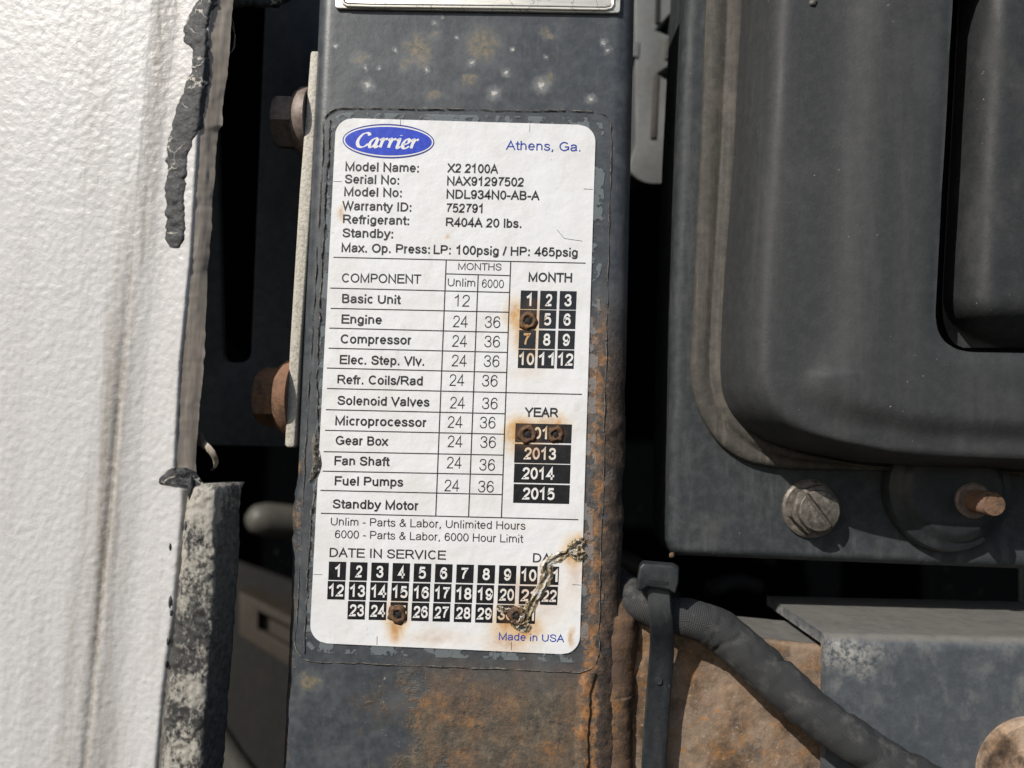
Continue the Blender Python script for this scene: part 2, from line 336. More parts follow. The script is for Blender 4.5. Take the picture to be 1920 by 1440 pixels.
    M['film'] = t.done((0.17, 0.19, 0.205), 0.16, alpha=t.math('ADD', a, 0.04), normal=t.bump(t.noise(90, 3), 0.25, 0.0008))
    t = MT('lifted_film')
    a = t.step(t.noise(150, 4, 0.65), 0.50, 0.54)
    M['lifted'] = t.done((0.30, 0.34, 0.36), 0.25, alpha=t.math('MULTIPLY', a, 0.42))
    t = MT('grime_line')
    n = t.noise(420, 5, 0.75)
    M['grime'] = t.done(t.ramp(n, [(0.32, (0.045, 0.041, 0.037)), (0.50, (0.12, 0.108, 0.092)), (0.64, (0.25, 0.225, 0.19))]), 0.85, alpha=t.step(t.noise(260, 4, 0.7), 0.36, 0.50))
    t = MT('crumpled_laminate')
    n = t.noise(330, 5, 0.75)
    c = t.ramp(n, [(0.32, (0.03, 0.027, 0.024)), (0.43, (0.20, 0.15, 0.095)), (0.50, (0.46, 0.36, 0.20)), (0.57, (0.66, 0.64, 0.60)), (0.70, (0.28, 0.27, 0.26))])
    c = t.mix(t.attr('split'), c, (0.012, 0.011, 0.011))
    M['crumple'] = t.done(c, 0.28, normal=t.bump(n, 0.8, 0.0008), coat=0.4, coat_rough=0.1)
    # woven loom tape: fine cross ribs carried by the tube's own coordinates
    t = MT('woven_loom_tape')
    uv = t.nt.nodes.new('ShaderNodeUVMap').outputs[0]
    u, v, _ = t.sep(uv)
    s1 = t.math('SINE', t.math('MULTIPLY', t.math('ADD', u, v), 1.0)); s2 = t.math('SINE', t.math('SUBTRACT', u, v))
    wv = t.math('MULTIPLY', s1, s2); n = t.noise(160, 5, 0.7)
    c = t.mix(t.step(wv, -0.6, 0.7), (0.015, 0.016, 0.017), (0.046, 0.048, 0.050))
    c = t.mix(t.math('MULTIPLY', t.step(n, 0.5, 0.72), 0.45), c, (0.15, 0.145, 0.138))
    M['loom'] = t.done(c, 0.75, normal=t.bump(wv, 0.5, 0.0003))
make_materials()

# ---------------------------------------------------------------- object helpers
def finish(me, smooth=40):
    if smooth:
        for p in me.polygons: p.use_smooth = True
        if smooth < 180: me.set_sharp_from_angle(angle=math.radians(smooth))

def root(o):
    while o.parent: o = o.parent
    return o

def thing(name, base, label, cat, group=None):
    o = bpy.data.objects.new(name, None); COL.objects.link(o); o.location = base
    o.empty_display_size = 0.01
    o['label'] = label; o['category'] = cat
    if group: o['group'] = group
    return o

def obj(name, geo, mat, parent=None, smooth=40, base=None):
    """geo: (verts, faces) or a mesh, in world coordinates"""
    if isinstance(geo, bpy.types.Mesh): me = geo; me.name = name
    else:
        me = bpy.data.meshes.new(name); me.from_pydata([tuple(v) for v in geo[0]], [], geo[1])
    org = Vector(root(parent).location) if parent else Vector(base if base is not None else (0, 0, 0))
    me.transform(Matrix.Translation(-org))
    bm = bmesh.new(); bm.from_mesh(me); bmesh.ops.recalc_face_normals(bm, faces=bm.faces) if name not in SHEETS else None
    bm.to_mesh(me); bm.free(); me.update()
    finish(me, smooth)
    me.materials.append(M[mat])
    o = bpy.data.objects.new(name, me); COL.objects.link(o)
    if parent: o.parent = parent
    else: o.location = org
    return o
SHEETS = {'lettering', 'numeral', 'date_square', 'grid_line', 'film_margin', 'lifted_film', 'logo_oval', 'logo_ring', 'logo_field', 'registration_tick'}

def tag(o, label, cat, group=None, kind=None):
    o['label'] = label; o['category'] = cat
    if group: o['group'] = group
    if kind: o['kind'] = kind
    return o

def grid(rows):
    n = len(rows[0]); v = [p for r in rows for p in r]
    f = [(i * n + j, i * n + j + 1, (i + 1) * n + j + 1, (i + 1) * n + j) for i in range(len(rows) - 1) for j in range(n - 1)]
    return v, f

def grid_solid(rows, yback):
    """front sheet closed with side walls and a back at depth yback"""
    v, f = grid(rows); n = len(rows[0]); m = len(rows)
    loop = [j for j in range(n)] + [i * n + n - 1 for i in range(1, m)] + [(m - 1) * n + j for j in range(n - 2, -1, -1)] + [i * n for i in range(m - 2, 0, -1)]
    b0 = len(v); v = list(v) + [Vector((v[k][0], yback, v[k][2])) for k in loop]
    L = len(loop)
    f = f + [(loop[i], loop[(i + 1) % L], b0 + (i + 1) % L, b0 + i) for i in range(L)] + [tuple(b0 + i for i in range(L))]
    return v, f

def tube(path, rad, n=10, cap=True, squash=None):
    """closed tube along world points; rad a number or a list"""
    k = len(path); rad = rad if isinstance(rad, (list, tuple)) else [rad] * k
    rows = []; up = Vector((0, 1, 0))
    for i in range(k):
        d = (path[min(i + 1, k - 1)] - path[max(i - 1, 0)]).normalized()
        a = up - d * up.dot(d)
        if a.length < 1e-4: a = Vector((0, 0, 1)) - d * d.z
        a.normalize(); b = d.cross(a)
        rows.append([path[i] + (a * math.cos(t) + b * math.sin(t)) * rad[i] for t in [2 * math.pi * j / n for j in range(n)]])
    v = [p for r in rows for p in r]
    f = [(i * n + j, i * n + (j + 1) % n, (i + 1) * n + (j + 1) % n, (i + 1) * n + j) for i in range(k - 1) for j in range(n)]
    if cap: f += [tuple(range(n))[::-1], tuple((k - 1) * n + j for j in range(n))]
    return v, f

def lathe(center, axis, prof, n=28, wob=0.0, seed=0):
    """prof: list of (radius, distance along axis)"""
    axis = Vector(axis).normalized(); a = axis.orthogonal().normalized(); b = axis.cross(a)
    v = []
    for i, (r, h) in enumerate(prof):
        for j in range(n):
            t = 2 * math.pi * j / n
            rr = r * (1 + wob * float(vnoise(4 + 2.2 * math.cos(t) + 3 * seed, 4 + 2.2 * math.sin(t) + i * 0.35 + seed, seed)))
            hh = h * (1 + wob * 1.2 * float(vnoise(9 + 1.7 * math.cos(t), 3 + 1.7 * math.sin(t) + i * 0.3 + seed * 2, seed + 5)))
            v.append(Vector(center) + (a * math.cos(t) + b * math.sin(t)) * rr + axis * hh)
    f = [(i * n + j, i * n + (j + 1) % n, (i + 1) * n + (j + 1) % n, (i + 1) * n + j) for i in range(len(prof) - 1) for j in range(n)]
    f += [tuple(range(n))[::-1], tuple((len(prof) - 1) * n + j for j in range(n))]
    return v, f

def merge(*gs):
    v = []; f = []
    for g in gs:
        o = len(v); v += list(g[0]); f += [tuple(i + o for i in q) for q in g[1]]
    return v, f

def prism(loop, y0, y1, holes=(), bevel=0.0):
    """loop: (x, z) points; solid between depth y0 (front) and y1"""
    bm = bmesh.new()
    def ring(pts, y): return [bm.verts.new((p[0], y, p[1])) for p in pts]
    edges = {0: [], 1: []}
    for pts in [loop] + list(holes):
        a = ring(pts, y0); b = ring(pts, y1); k = len(pts)
        for i in range(k):
            j = (i + 1) % k
            bm.faces.new((a[i], a[j], b[j], b[i]))
            edges[0].append(bm.edges.get((a[i], a[j]))); edges[1].append(bm.edges.get((b[i], b[j])))
    front = list(edges[0])
    for s in (0, 1): bmesh.ops.triangle_fill(bm, edges=edges[s], use_beauty=True, use_dissolve=True)
    bmesh.ops.recalc_face_normals(bm, faces=bm.faces)
    if bevel:
        fe = [e for e in bm.edges if all(abs(v.co.y - y0) < 1e-7 for v in e.verts) and e.is_manifold and e.calc_face_angle(0) > 0.5]
        bmesh.ops.bevel(bm, geom=fe, offset=bevel, segments=3, affect='EDGES', profile=0.5)
    me = bpy.data.meshes.new('prism'); bm.to_mesh(me); bm.free(); return me

def rrect(c, r, n=6):
    """rounded polygon from corner points c (x, z) with radius r (number or list)"""
    out = []; k = len(c)
    for i in range(k):
        p = Vector(c[i]); a = (Vector(c[i - 1]) - p); b = (Vector(c[(i + 1) % k]) - p)
        rr = r[i] if isinstance(r, (list, tuple)) else r
        if rr <= 0: out.append(tuple(p)); continue
        a.normalize(); b.normalize()
        s = p + a * rr; e = p + b * rr
        for q in range(n + 1):
            t = q / n
            out.append(tuple(s * (1 - t) ** 2 + p * 2 * t * (1 - t) + e * t * t))
    return out

def setattr_f(o, name, vals):
    a = o.data.attributes.new(name, 'FLOAT', 'POINT'); a.data.foreach_set('value', np.asarray(vals, dtype=np.float32))

# ================================================================= DARK BOX added behind to keep the gaps black
def shade_box():
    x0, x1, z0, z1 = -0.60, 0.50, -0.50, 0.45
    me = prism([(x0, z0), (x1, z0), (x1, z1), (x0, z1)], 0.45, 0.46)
    o = obj('shade_backdrop', me, 'dark_wall', smooth=0, base=(0, 0.455, z0)); o['kind'] = 'structure'
    for nm, a, b in (('shade_side_wall', x0 - 0.01, x0 - 0.001), ('shade_side_wall', x1 + 0.001, x1 + 0.01)):
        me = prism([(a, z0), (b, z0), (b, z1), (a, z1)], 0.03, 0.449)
        o = obj(nm, me, 'dark_wall', smooth=0, base=(a, 0.15, z0)); o['kind'] = 'structure'  # unseen side walls added to limit the light behind the gaps
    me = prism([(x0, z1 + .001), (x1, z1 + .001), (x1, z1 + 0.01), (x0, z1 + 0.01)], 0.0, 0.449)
    o = obj('shade_roof', me, 'dark_wall', smooth=0, base=(0, 0.15, z1)); o['kind'] = 'structure'  # unseen roof added to keep light from above out
shade_box()

# ================================================================= WHITE BODY PANEL
DY = -0.0175                                        # the panel stands nearer the lens than the post
CREASE = [(-200, 300), (0, 284), (250, 262), (600, 236), (960, 205), (1200, 182), (1440, 158), (1640, 138)]
EDGE = [(-200, 412), (0, 400), (100, 390), (267, 373), (480, 360), (547, 353), (680, 340), (873, 330), (905, 334), (918, 346), (960, 345), (1160, 326), (1293, 308), (1440, 295), (1640, 270)]
FAR = [(-200, 448), (0, 437), (33, 434), (117, 427), (236, 416), (244, 409), (480, 392), (513, 388), (663, 384), (780, 373), (880, 367), (960, 366), (1440, 330), (1640, 314)]
def panel_y(px, py):
    """depth of the panel face: flat, a crease, a shallow valley and a lip that flares towards the edge"""
    c = interp(CREASE, py); e = interp(EDGE, py)
    cd = min(max((py - 330) / 450, 0), 1)
    if px <= c:
        d = (c - px)
        y = -0.0045 - 0.0012 * min(d / 300, 1.5) ** 2 * 0 + 0.004 * (max(d - 120, 0) / 300) ** 2
        y += cd * (0.0006 * math.exp(-(d / 8.0) ** 2) - 0.0001 * math.exp(-((d - 20) / 10) ** 2))
        return y + DY
    d = px - c; w = e - c; t = d / w
    y = -0.0045 + 0.0007 * min(t / 0.42, 1) - 0.0017 * max(0, (t - 0.42) / 0.58) ** 1.4
    y += cd * (0.0006 * math.exp(-(d / 6.0) ** 2) - 0.0001 * math.exp(-((d - 12) / 7) ** 2))
    y += 0.0011 * max(0, (t - 0.93) / 0.07) ** 2
    return y + DY
def body_panel():
    t = thing('body_panel', P(150, 1640, DY), 'white pebbled plastic body panel with a crease and a sawn brown edge', 'body panel')
    rows = []; dirt = []; soil = []
    pys = np.concatenate([np.linspace(-950, -130, 60, endpoint=False), np.linspace(-130, 1630, 530)])
    for py in pys:
        c = interp(CREASE, py); e = interp(EDGE, py); r = []
        cols = np.concatenate([np.linspace(-330, -40, 30, endpoint=False), np.linspace(-40, c - 30, 110, endpoint=False), np.linspace(c - 30, c + 30, 30, endpoint=False), np.linspace(c + 30, e, 52)])
        for px in cols:
            p = P(px, py, panel_y(px, py)); r.append(p)
            d = px - c
            g = 0.42 * math.exp(-((d + 1) / 5.0) ** 2) * (0.15 + 0.85 * min(max(py - 250, 0) / 500, 1)) + 0.42 * math.exp(-((d + 14) / 20.0) ** 2) * min(max(py - 250, 0) / 500, 1)
            g += 0.26 * (1 if 0 < d else 0) * math.exp(-(d / 55.0) ** 2) + 0.25 * math.exp(-((px - e) / 10.0) ** 2)
            g += 0.30 * math.exp(-((d + 48) / 14.0) ** 2) * min(max(py - 850, 0) / 250, 1)
            if py < 260: g += 0.28 * math.exp(-((px - e + 30) / 30.0) ** 2)
            dirt.append(g); soil.append(0.25 + 0.75 * math.exp(-(d / 90.0) ** 2))
        rows.append(r)
    A = np.array([[tuple(p) for p in r] for r in rows])
    x, z = A[..., 0], A[..., 2]
    e1 = 0.75 * (vnoise(x * 540 + z * 260, z * 540 - x * 260, 3) + vnoise(x * 480 - z * 400, z * 480 + x * 400, 5)); e2 = vnoise(x * 900, z * 980, 9)
    A[..., 1] += -0.00017 * e1 - 0.00005 * e2
    A[:, :-1, 0] += 0.00005 * e2[:, :-1]
    # rough the last columns so the lip is not ruler straight
    A[:, -1, 0] += 0.0003 * fbm(z[:, -1] * 260, z[:, -1] * 0, 4, 3)
    rows = [[Vector(p) for p in r] for r in A]
    v, f = grid(rows)
    skin = obj('panel_skin', (v, f), 'white', t, 180)
    setattr_f(skin, 'dirt', dirt); setattr_f(skin, 'soil', soil)
    # sawn edge: from the lip back through the thickness of the panel
    rows2 = []
    for i, py in enumerate(pys):
        a = rows[i][-1]; b = P(interp(FAR, py), py, DY - 0.0012); r = []
        for k in range(9):
            u = k / 8; p = a.lerp(b, u)
            p.x += 0.0006 * math.sin(u * math.pi) * (0.5 + float(fbm(py * 0.03, u * 3, 8, 2))) + (0.0007 * float(fbm(py * 0.03, 1.5, 21, 4)) * u ** 3)
            r.append(p)
        q = r[-1].copy(); q.y += 0.001; q.x -= 0.010; r.append(q)
        rows2.append(r)
    obj('sawn_edge', grid(rows2), 'sawn', t, 60)
    # back skin, so that the panel is a solid sheet
    rows3 = [[rows2[i][-1].copy(), P(60, py, 0.017 + DY), P(-330, py, 0.02 + DY), rows[i][0].copy()] for i, py in enumerate(pys)]
    obj('panel_back', grid(rows3[::8]), 'sawn', t, 0)
    # sealant smears: outline by rows, domed and rough
    def smear(L, R, y0, y1, n, hgt, seed, m=16):
        rr = []
        for py in np.linspace(y0, y1, n):
            l = interp(L, py) - 3 + 6 * float(fbm(py * 0.09, 0.3, seed, 3)); rg = interp(R, py) + 2 + 6 * float(fbm(py * 0.11, 4.3, seed + 3, 3)); r = []
            for k in range(m + 1):
                u = k / m; px = l + (rg - l) * u
                dome = (1 - abs(2 * u - 1) ** 3.5)
                hh = hgt * dome * (0.75 + 0.6 * float(fbm(px * 0.07, py * 0.07, seed + 7, 4))) - 0.0002 * (1 - dome)
                pl = min(px, interp(EDGE, py) - 0.5)
                r.append(P(px, py, panel_y(pl, py) - hh + max(0, px - interp(EDGE, py)) * 0.00003))
            rr.append(r)
        return grid(rr)
    L = [(-190, 372), (0, 373), (50, 347), (77, 345), (93, 366), (140, 360), (177, 340), (217, 328), (250, 320), (283, 315), (350, 312), (417, 311), (446, 311), (456, 315), (463, 322)]
    R = [(-190, 425), (0, 408), (33, 391), (160, 390), (200, 383), (240, 378), (260, 362), (293, 353), (333, 348), (400, 345), (440, 346), (455, 343), (463, 335)]
    obj('sealant_bead', smear(L, R, -190, 463, 260, 0.0009, 31), 'sealant', t, 180)
    L = [(876, 326), (884, 312), (893, 302), (905, 300), (910, 306)]; R = [(876, 345), (884, 366), (893, 372), (903, 376), (910, 378)]
    obj('sealant_bead', smear(L, R, 877, 909, 26, 0.0012, 51), 'sealant', t, 180)
    # lip of sealant along the top of the sawn opening
    rr = []
    for px in np.linspace(396, 596, 60):
        b = interp([(396, 40), (420, 28), (436, 16), (470, 14), (520, 16), (540, 4), (560, -8), (600, -30)], px) + 4 * float(fbm(px * 0.12, 2.2, 77, 3))
        D2 = DY + 0.024 * (px - 396) / 190
        rr.append([P(px, -950, 0.004 + D2), P(px, b - 30, 0.002 + D2), P(px, b - 14, 0.0012 + D2 + 0.001 * float(fbm(px * .1, 1, 5))), P(px, b - 4, 0.0025 + D2), P(px, b, 0.005 + D2), P(px, b - 2, 0.016 + D2), P(px, -950, 0.016 + D2)])  # upper sheet runs on out of view, added to block sun from above
    obj('opening_lip', grid(rr), 'sealant', t, 180)
    # torn curl of plastic at the foot of the opening
    pts = [(372, 815, .010), (376, 826, .006), (383, 834, .003), (391, 840, .001), (398, 848, .0), (403, 858, .001), (405, 868, .003), (402, 877, .005), (396, 881, .007)]
    rr = []
    for i, (px, py, y) in enumerate(pts):
        w = [10, 10, 9, 7.5, 7, 6, 5.5, 4.5, 2][i]
        a = P(px - w * 0.8, py + w * 0.5, y + 0.001 + DY); b = P(px + w * 0.5, py - w * 0.6, y - 0.001 + DY); mid = (a + b) / 2 + Vector((0, -0.0009, 0)); rr.append([a, mid, b])
    g = grid(rr); th = [p + Vector((0.0002, 0.0006, -0.0003)) for p in g[0]]
    n0 = len(g[0]); g = (g[0] + th, g[1] + [tuple(i + n0 for i in reversed(q)) for q in g[1]])
    obj('torn_curl', g, 'sawn', t, 60)
    for k, pp in enumerate([[(431, 22), (438, 45), (440, 70), (437, 92), (430, 102)], [(428, 24), (435, 48), (441, 66), (440, 88), (433, 100)], [(408, 32), (410, 26), (415, 27)], [(419, 24), (423, 17), (428, 25)]]):
        path = [P(a, b, 0.004 + DY + 0.0012 * math.sin(i * 1.1 + k)) for i, (a, b) in enumerate(pp)]
        sm = []
        for i in range(len(path) - 1):
            for q in range(5): sm.append(path[i].lerp(path[i + 1], q / 5))
        obj('frayed_fibre', tube(sm, 0.00012, 5), 'sawn', t, 180)
body_panel()

# ================================================================= RUBBER STRIP BELOW THE OPENING
def rubber_strip():
    Lp = [(895, 352), (912, 354), (960, 346), (1100, 333), (1160, 327), (1293, 309), (1440, 296), (1640, 272)]
    Mp = [(895, 380), (912, 408), (960, 405), (1160, 400), (1293, 388), (1440, 380), (1640, 366)]
    Rp = [(895, 440), (905, 452), (960, 450), (1040, 448), (1243, 433), (1440, 418), (1640, 402)]
    t = thing('rubber_edge_strip', P(360, 1640, DY), 'black rubber strip with white speckled face below the sawn opening', 'rubber strip')
    rows = []; bare = []
    pys = np.linspace(906, 1630, 300)
    for i, py in enumerate(pys):
        top = math.exp(-(py - 906) / 7.0)
        l, m, r = interp(Lp, py), interp(Mp, py), interp(Rp, py); R = []
        yf = -0.0062
        def add(px, y, b):
            p = P(px, py, y + DY); n = float(fbm(p.x * 700 + y * 500, p.z * 500, 12, 3)); n2 = float(fbm(py * 0.05, y * 300 + b, 66, 3))
            p.y += 0.0006 * n + 0.004 * top; p.x += 0.00055 * n2; p.z += 0.0011 * n2 * top; R.append(p); bare.append(b)
        add(l - 10, 0.004, 0); add(l - 5, yf + 0.0030, 0.4)
        fr = 20
        for k in range(fr + 1):
            u = k / fr; px = l + (m - l) * u
            y = yf + 0.0012 * (2 * u - 1) ** 4 + (0.0018 * max(0, 1 - u * 5) ** 2)
            b = max(0, 1 - u * 6) * min(max(py - 1080, 0) / 60, 1) + max(0, (u - 0.92) / 0.08) * 0.6
            add(px, y, min(1, b))
        for k in range(1, 13):
            u = k / 12; add(m + (r - m) * u, yf + 0.0013 + 0.013 * u, 1.0 if py > 985 - 30 * u else 0.35)
        add(r - 30, 0.010, 1)
        rows.append(R)
    v, f = grid(rows); n = len(rows[0])
    v = list(v); f = f + [tuple(range(n))[::-1]]
    o = obj('strip_body', (v, f), 'rubber_strip', t, 180); setattr_f(o, 'bare', bare)
    # chips of white paint left along the seam with the panel
    for k, (px, py, w, h) in enumerate([(352, 972, 6, 26), (344, 1056, 4, 15), (318, 1186, 4, 8), (313, 1236, 5, 18), (309, 1296, 4, 12), (315, 1080, 3, 9), (306, 1330, 3, 8)]):
        a = lathe(P(px + 1, py, panel_y(interp(EDGE, py) - 4, py) - 0.0001), (0, -1, 0), [(0.0001, 0.0004), (w * 0.00009, 0.0003), (w * 0.00014, 0.0), (w * 0.00013, -0.0008)], 10, 0.6, k)
        cz = P(px, py, 0).z; a = ([Vector((p.x, p.y, cz + (p.z - cz) * h / w)) for p in a[0]], a[1])
        obj('sealant_blob', a, 'sealant', t, 180)
rubber_strip()

# ================================================================= POST
XL = P(600, 100, 0.005).x * 0.5 + P(532, 1350, 0.005).x * 0.5
XR = P(1191, 100, 0.0085).x * 0.7 + P(1154, 1050, 0.0085).x * 0.3
RL, RR = 0.0062, 0.0085
def post_y(x):
    if x < XL + RL:
        d = max(0.0, min(1.0, (XL + RL - x) / RL)); return RL - RL * math.sqrt(max(0, 1 - d * d))
    if x > XR - RR:
        d = max(0.0, min(1.0, (x - XR + RR) / RR)); return RR - RR * math.sqrt(max(0, 1 - d * d))
    return 0.0
ZT, ZBm = P(900, -190).z, P(900, 1640).z
Z_LT, Z_LB = P(880, 200).z, P(850, 1250).z
def post():
    t = thing('frame_post', Vector(((XL + XR) / 2, 0.03, ZBm)), 'slate painted steel post rusting at its foot, carrying the printed label', 'post')
    xs = [XL + RL - RL * math.sin(a) for a in np.linspace(math.pi / 2, 0, 10)] + list(np.linspace(XL + RL, XR - RR, 70))[1:-1] + [XR - RR + RR * math.sin(a) for a in np.linspace(0, math.pi / 2, 12)]
    rows = []
    for z in np.concatenate([np.linspace(ZT, P(900, -120).z, 20, endpoint=False), np.linspace(P(900, -120).z, ZBm, 310)]):
        r = []
        low = min(1, max(0, (Z_LB + 0.002 - z) / 0.02)); zl = P(550, 895).z; bul = min(1, max(0, (zl - z) / 0.006)) * min(1, max(0.25, (z - P(540, 1150).z) / 0.03))
        rl = min(1, max(0, (P(1150, 640).z - z) / 0.03))
        r.append(Vector((XL, 0.06, z)))
        for k, x in enumerate(xs):
            y = post_y(x); n = float(fbm(x * 230, z * 230, 2, 4))
            edge = 1.0 if k > 78 else 0.0
            xx = x + (-0.0016 * bul * (1 if k < 9 else 0) * (0.8 + n)) + edge * rl * (0.0012 * float(fbm(z * 150, k * 0.15, 14, 3)))
            sgn = 1 if x > 0 else -1
            y -= low * 0.00045 * (n + 0.1) * min(1, (x - XL) / 0.03) + edge * rl * 0.0005 * n
            # a torn edge of the rust scale running down beside the weld
            r.append(Vector((xx, y, z)))
        r.append(Vector((XR, 0.06, z)))
        rows.append(r)
    v, f = grid(rows); n = len(rows[0]); m = len(rows)
    f = f + [(i * n + n - 1, i * n, (i + 1) * n, (i + 1) * n + n - 1) for i in range(m - 1)] + [tuple(range(n))[::-1], tuple((m - 1) * n + j for j in range(n))]
    obj('tube', (v, f), 'post', t, 180)
    # weld bead down the lower right corner
    def bead(tab, y0, rad, seed, w=1.0):
        path = []; rr = []
        pys = np.linspace(tab[0][1], tab[-1][1], 110)
        for py in pys:
            px = float(np.interp(py, [q[1] for q in tab], [q[0] for q in tab]))
            p = P(px, py, y0 + 0.0005 * float(fbm(py * .04, 2, seed, 3))); p.x += 0.0007 * float(fbm(py * 0.06, 0.4, seed + 1, 3)); path.append(p)
            rr.append(rad * min(1, 0.35 + (py - pys[0]) / 70) * (1 + 0.16 * float(fbm(py * 0.02, 3.3, seed + 2, 4))))
        v, f = tube(path, rr, 20)
        v = [Vector((p.x + 0.0008 * float(fbm(p.x * 260, p.z * 260, 5, 3)), p.y - 0.0005 * float(fbm(p.x * 240 + 4, p.z * 200, 15, 4)), p.z)) for p in v]
        return v, f
    obj('weld_bead', bead([(1160, 1110), (1155, 1160), (1148, 1240), (1142, 1640)], 0.0098, 0.0082, 91), 'weld', t, 180)
    # lifting flake of rust scale
    rr = []
    for py in np.linspace(1262, 1630, 90):
        px = interp([(1240, 1118), (1300, 1108), (1440, 1101), (1640, 1090)], py) + 5 * float(fbm(py * 0.06, 0.8, 41, 4))
        rr.append([P(px - 34, py, -0.0003 + 0.0009), P(px - 16, py, -0.0009 - 0.0003 * float(vnoise(py * .08, 1, 4))), P(px - 2, py, -0.0014 - 0.0006 * float(vnoise(py * .1, 2, 9))), P(px, py, -0.0009), P(px - 1, py, 0.002)])
    obj('rust_scale', grid(rr), 'post', t, 180)
post()

# ================================================================= METAL NAMEPLATE AT THE TOP
def nameplate():
    t = thing('metal_nameplate', P(895, 26, -0.001), 'silver metal nameplate with an engraved border at the top of the post', 'nameplate')
    lp = rrect([xz(629, 19), xz(1162, 28), xz(1168, -150), xz(640, -158)], [0.0016, 0.0016, 0, 0])
    obj('plate', prism(lp, -0.0013, -0.0002, bevel=0.0004), 'alu', t, 30)
    path = [P(*q, -0.0013) for q in [(650, -150), (643, -4), (645, 3), (652, 7), (700, 8.5), (1000, 12), (1135, 14.5), (1146, 12), (1150, 5), (1154, -140)]]
    obj('border_groove', tube(path, 0.00042, 8), 'engrave', t, 180)
    path = [p + Vector((0, -0.0001, -0.0009)) for p in path]
    obj('border_rib', tube(path, 0.00065, 8), 'alu', t, 180)
nameplate()

# ================================================================= PRINTED LABEL
LABEL = thing('warranty_label', P(835, 1222, -0.0006), 'white printed warranty label in clear film with rust stained punched holes', 'label')
Y_FILM, Y_LIFT, Y_PAPER, Y_PRINT, Y_TOP = -0.00030, -0.00042, -0.00062, -0.00070, -0.00078
def sheet_rows(TL, TR, BL, BR, rad, y, n=160, m=24, wave=0.0, seed=3):
    """rounded sheet built by rows, hugging the post's rounded corners; corners in pixels"""
    tl, tr, bl, br = [P(*c) for c in (TL, TR, BL, BR)]
    H = (tl - bl).length; rows = []
    us = np.concatenate([np.linspace(0, rad / H, 12, endpoint=False), np.linspace(rad / H, 1 - rad / H, n), np.linspace(1, 1 - rad / H, 12, endpoint=False)[::-1]])
    for u in us:
        a = tl.lerp(bl, u); b = tr.lerp(br, u); d = min(u, 1 - u) * H
        ins = rad - math.sqrt(max(0, rad * rad - (rad - d) ** 2)) if d < rad else 0.0
        ins = min(ins, rad * 0.995)
        dx = (b - a).normalized(); r = []
        for k in range(m + 1):
            p = (a + dx * ins).lerp(b - dx * ins, k / m)
            e = wave * float(fbm(p.z * 160, 0.2 + 9 * (k > m / 2), seed, 3)) * (1 if k in (0, m) else 0)
            p.x += e; yy = post_y(p.x) + y
            r.append(Vector((p.x, yy, p.z)))
        rows.append(r)
    return rows
def label():
    film = sheet_rows((609, 203), (1147, 210), (551, 1238), (1121, 1261), 0.0065, Y_FILM, wave=0.0006)
    obj('film_margin', grid(film), 'film', LABEL, 180)
    n = len(film[0])
    edge = [r[-1] for r in film] + [film[-1][k] for k in range(n - 2, 0, -1)] + [r[0] for r in film[::-1]] + [film[0][k] for k in range(1, n - 1)]
    edge.append(edge[0])
    fine = []
    for i in range(len(edge) - 1):
        L = (edge[i + 1] - edge[i]).length; k = max(1, int(L / 0.0008))
        for q in range(k): fine.append(edge[i].lerp(edge[i + 1], q / k))
    path = [p + Vector((0.0003 * float(fbm(i * 0.2, 1, 5, 3)), -0.0001, 0.0004 * float(fbm(i * 0.17, 3, 6, 3)))) for i, p in enumerate(fine)]
    obj('grime_line', tube(path, [0.00017 * (1 + 1.4 * float(fbm(i * 0.25, 0, 9, 3))) for i in range(len(path))], 6), 'grime', LABEL, 180)
    # second grimy ridge where the film creases over the left corner of the post
    path = []
    for py in np.linspace(225, 1225, 300):
        px = interp([(225, 606), (413, 594), (707, 580), (850, 584), (880, 588), (905, 580), (960, 570), (1225, 556)], py) + 14 + 3 * float(fbm(py * 0.05, 2, 8, 3))
        q = P(px, py); path.append(Vector((q.x, post_y(q.x) - 0.0004, q.z)))
    obj('grime_line', tube(path, [0.00036 * (0.3 + abs(1.6 * float(fbm(i * 0.2, 0, 19, 3)))) for i in range(len(path))], 6), 'grime', LABEL, 180)
    # fold of loose film on the left
    rr = []
    for i, (px, py, w, h) in enumerate([(590, 812, 2, 0.0004), (591, 830, 7, 0.0012), (594, 850, 10, 0.0019), (596, 868, 10, 0.0021), (593, 882, 9, 0.0017), (587, 894, 7, 0.0010), (580, 903, 3, 0.0004)]):
        q = P(px, py); base = post_y(q.x)
        rr.append([Vector((q.x - w * PXM, base, q.z)), Vector((q.x - w * 0.3 * PXM, base - h, q.z)), Vector((q.x + w * 0.5 * PXM, base - h * 0.7, q.z - 0.0005)), Vector((q.x + w * PXM, base - 0.0003, q.z))])
    obj('film_fold', grid(rr), 'grime', LABEL, 180)
    lift = sheet_rows((621, 211), (1135, 222), (572, 1222), (1104, 1243), 0.006, Y_LIFT, wave=0.0012, seed=14)
    obj('lifted_film', grid(lift), 'lifted', LABEL, 180)
    paper = sheet_rows((631, 222), (1117, 236), (581, 1204), (1086, 1227), 0.0066, Y_PAPER, m=30)
    for r in paper:
        for p in r:
            p.y -= 0.00001 * float(fbm(p.x * 60, p.z * 60, 3, 2))
    v, f = grid_solid(paper, -0.0003)
    obj('paper_face', (v, f), 'paper', LABEL, 30)
label()

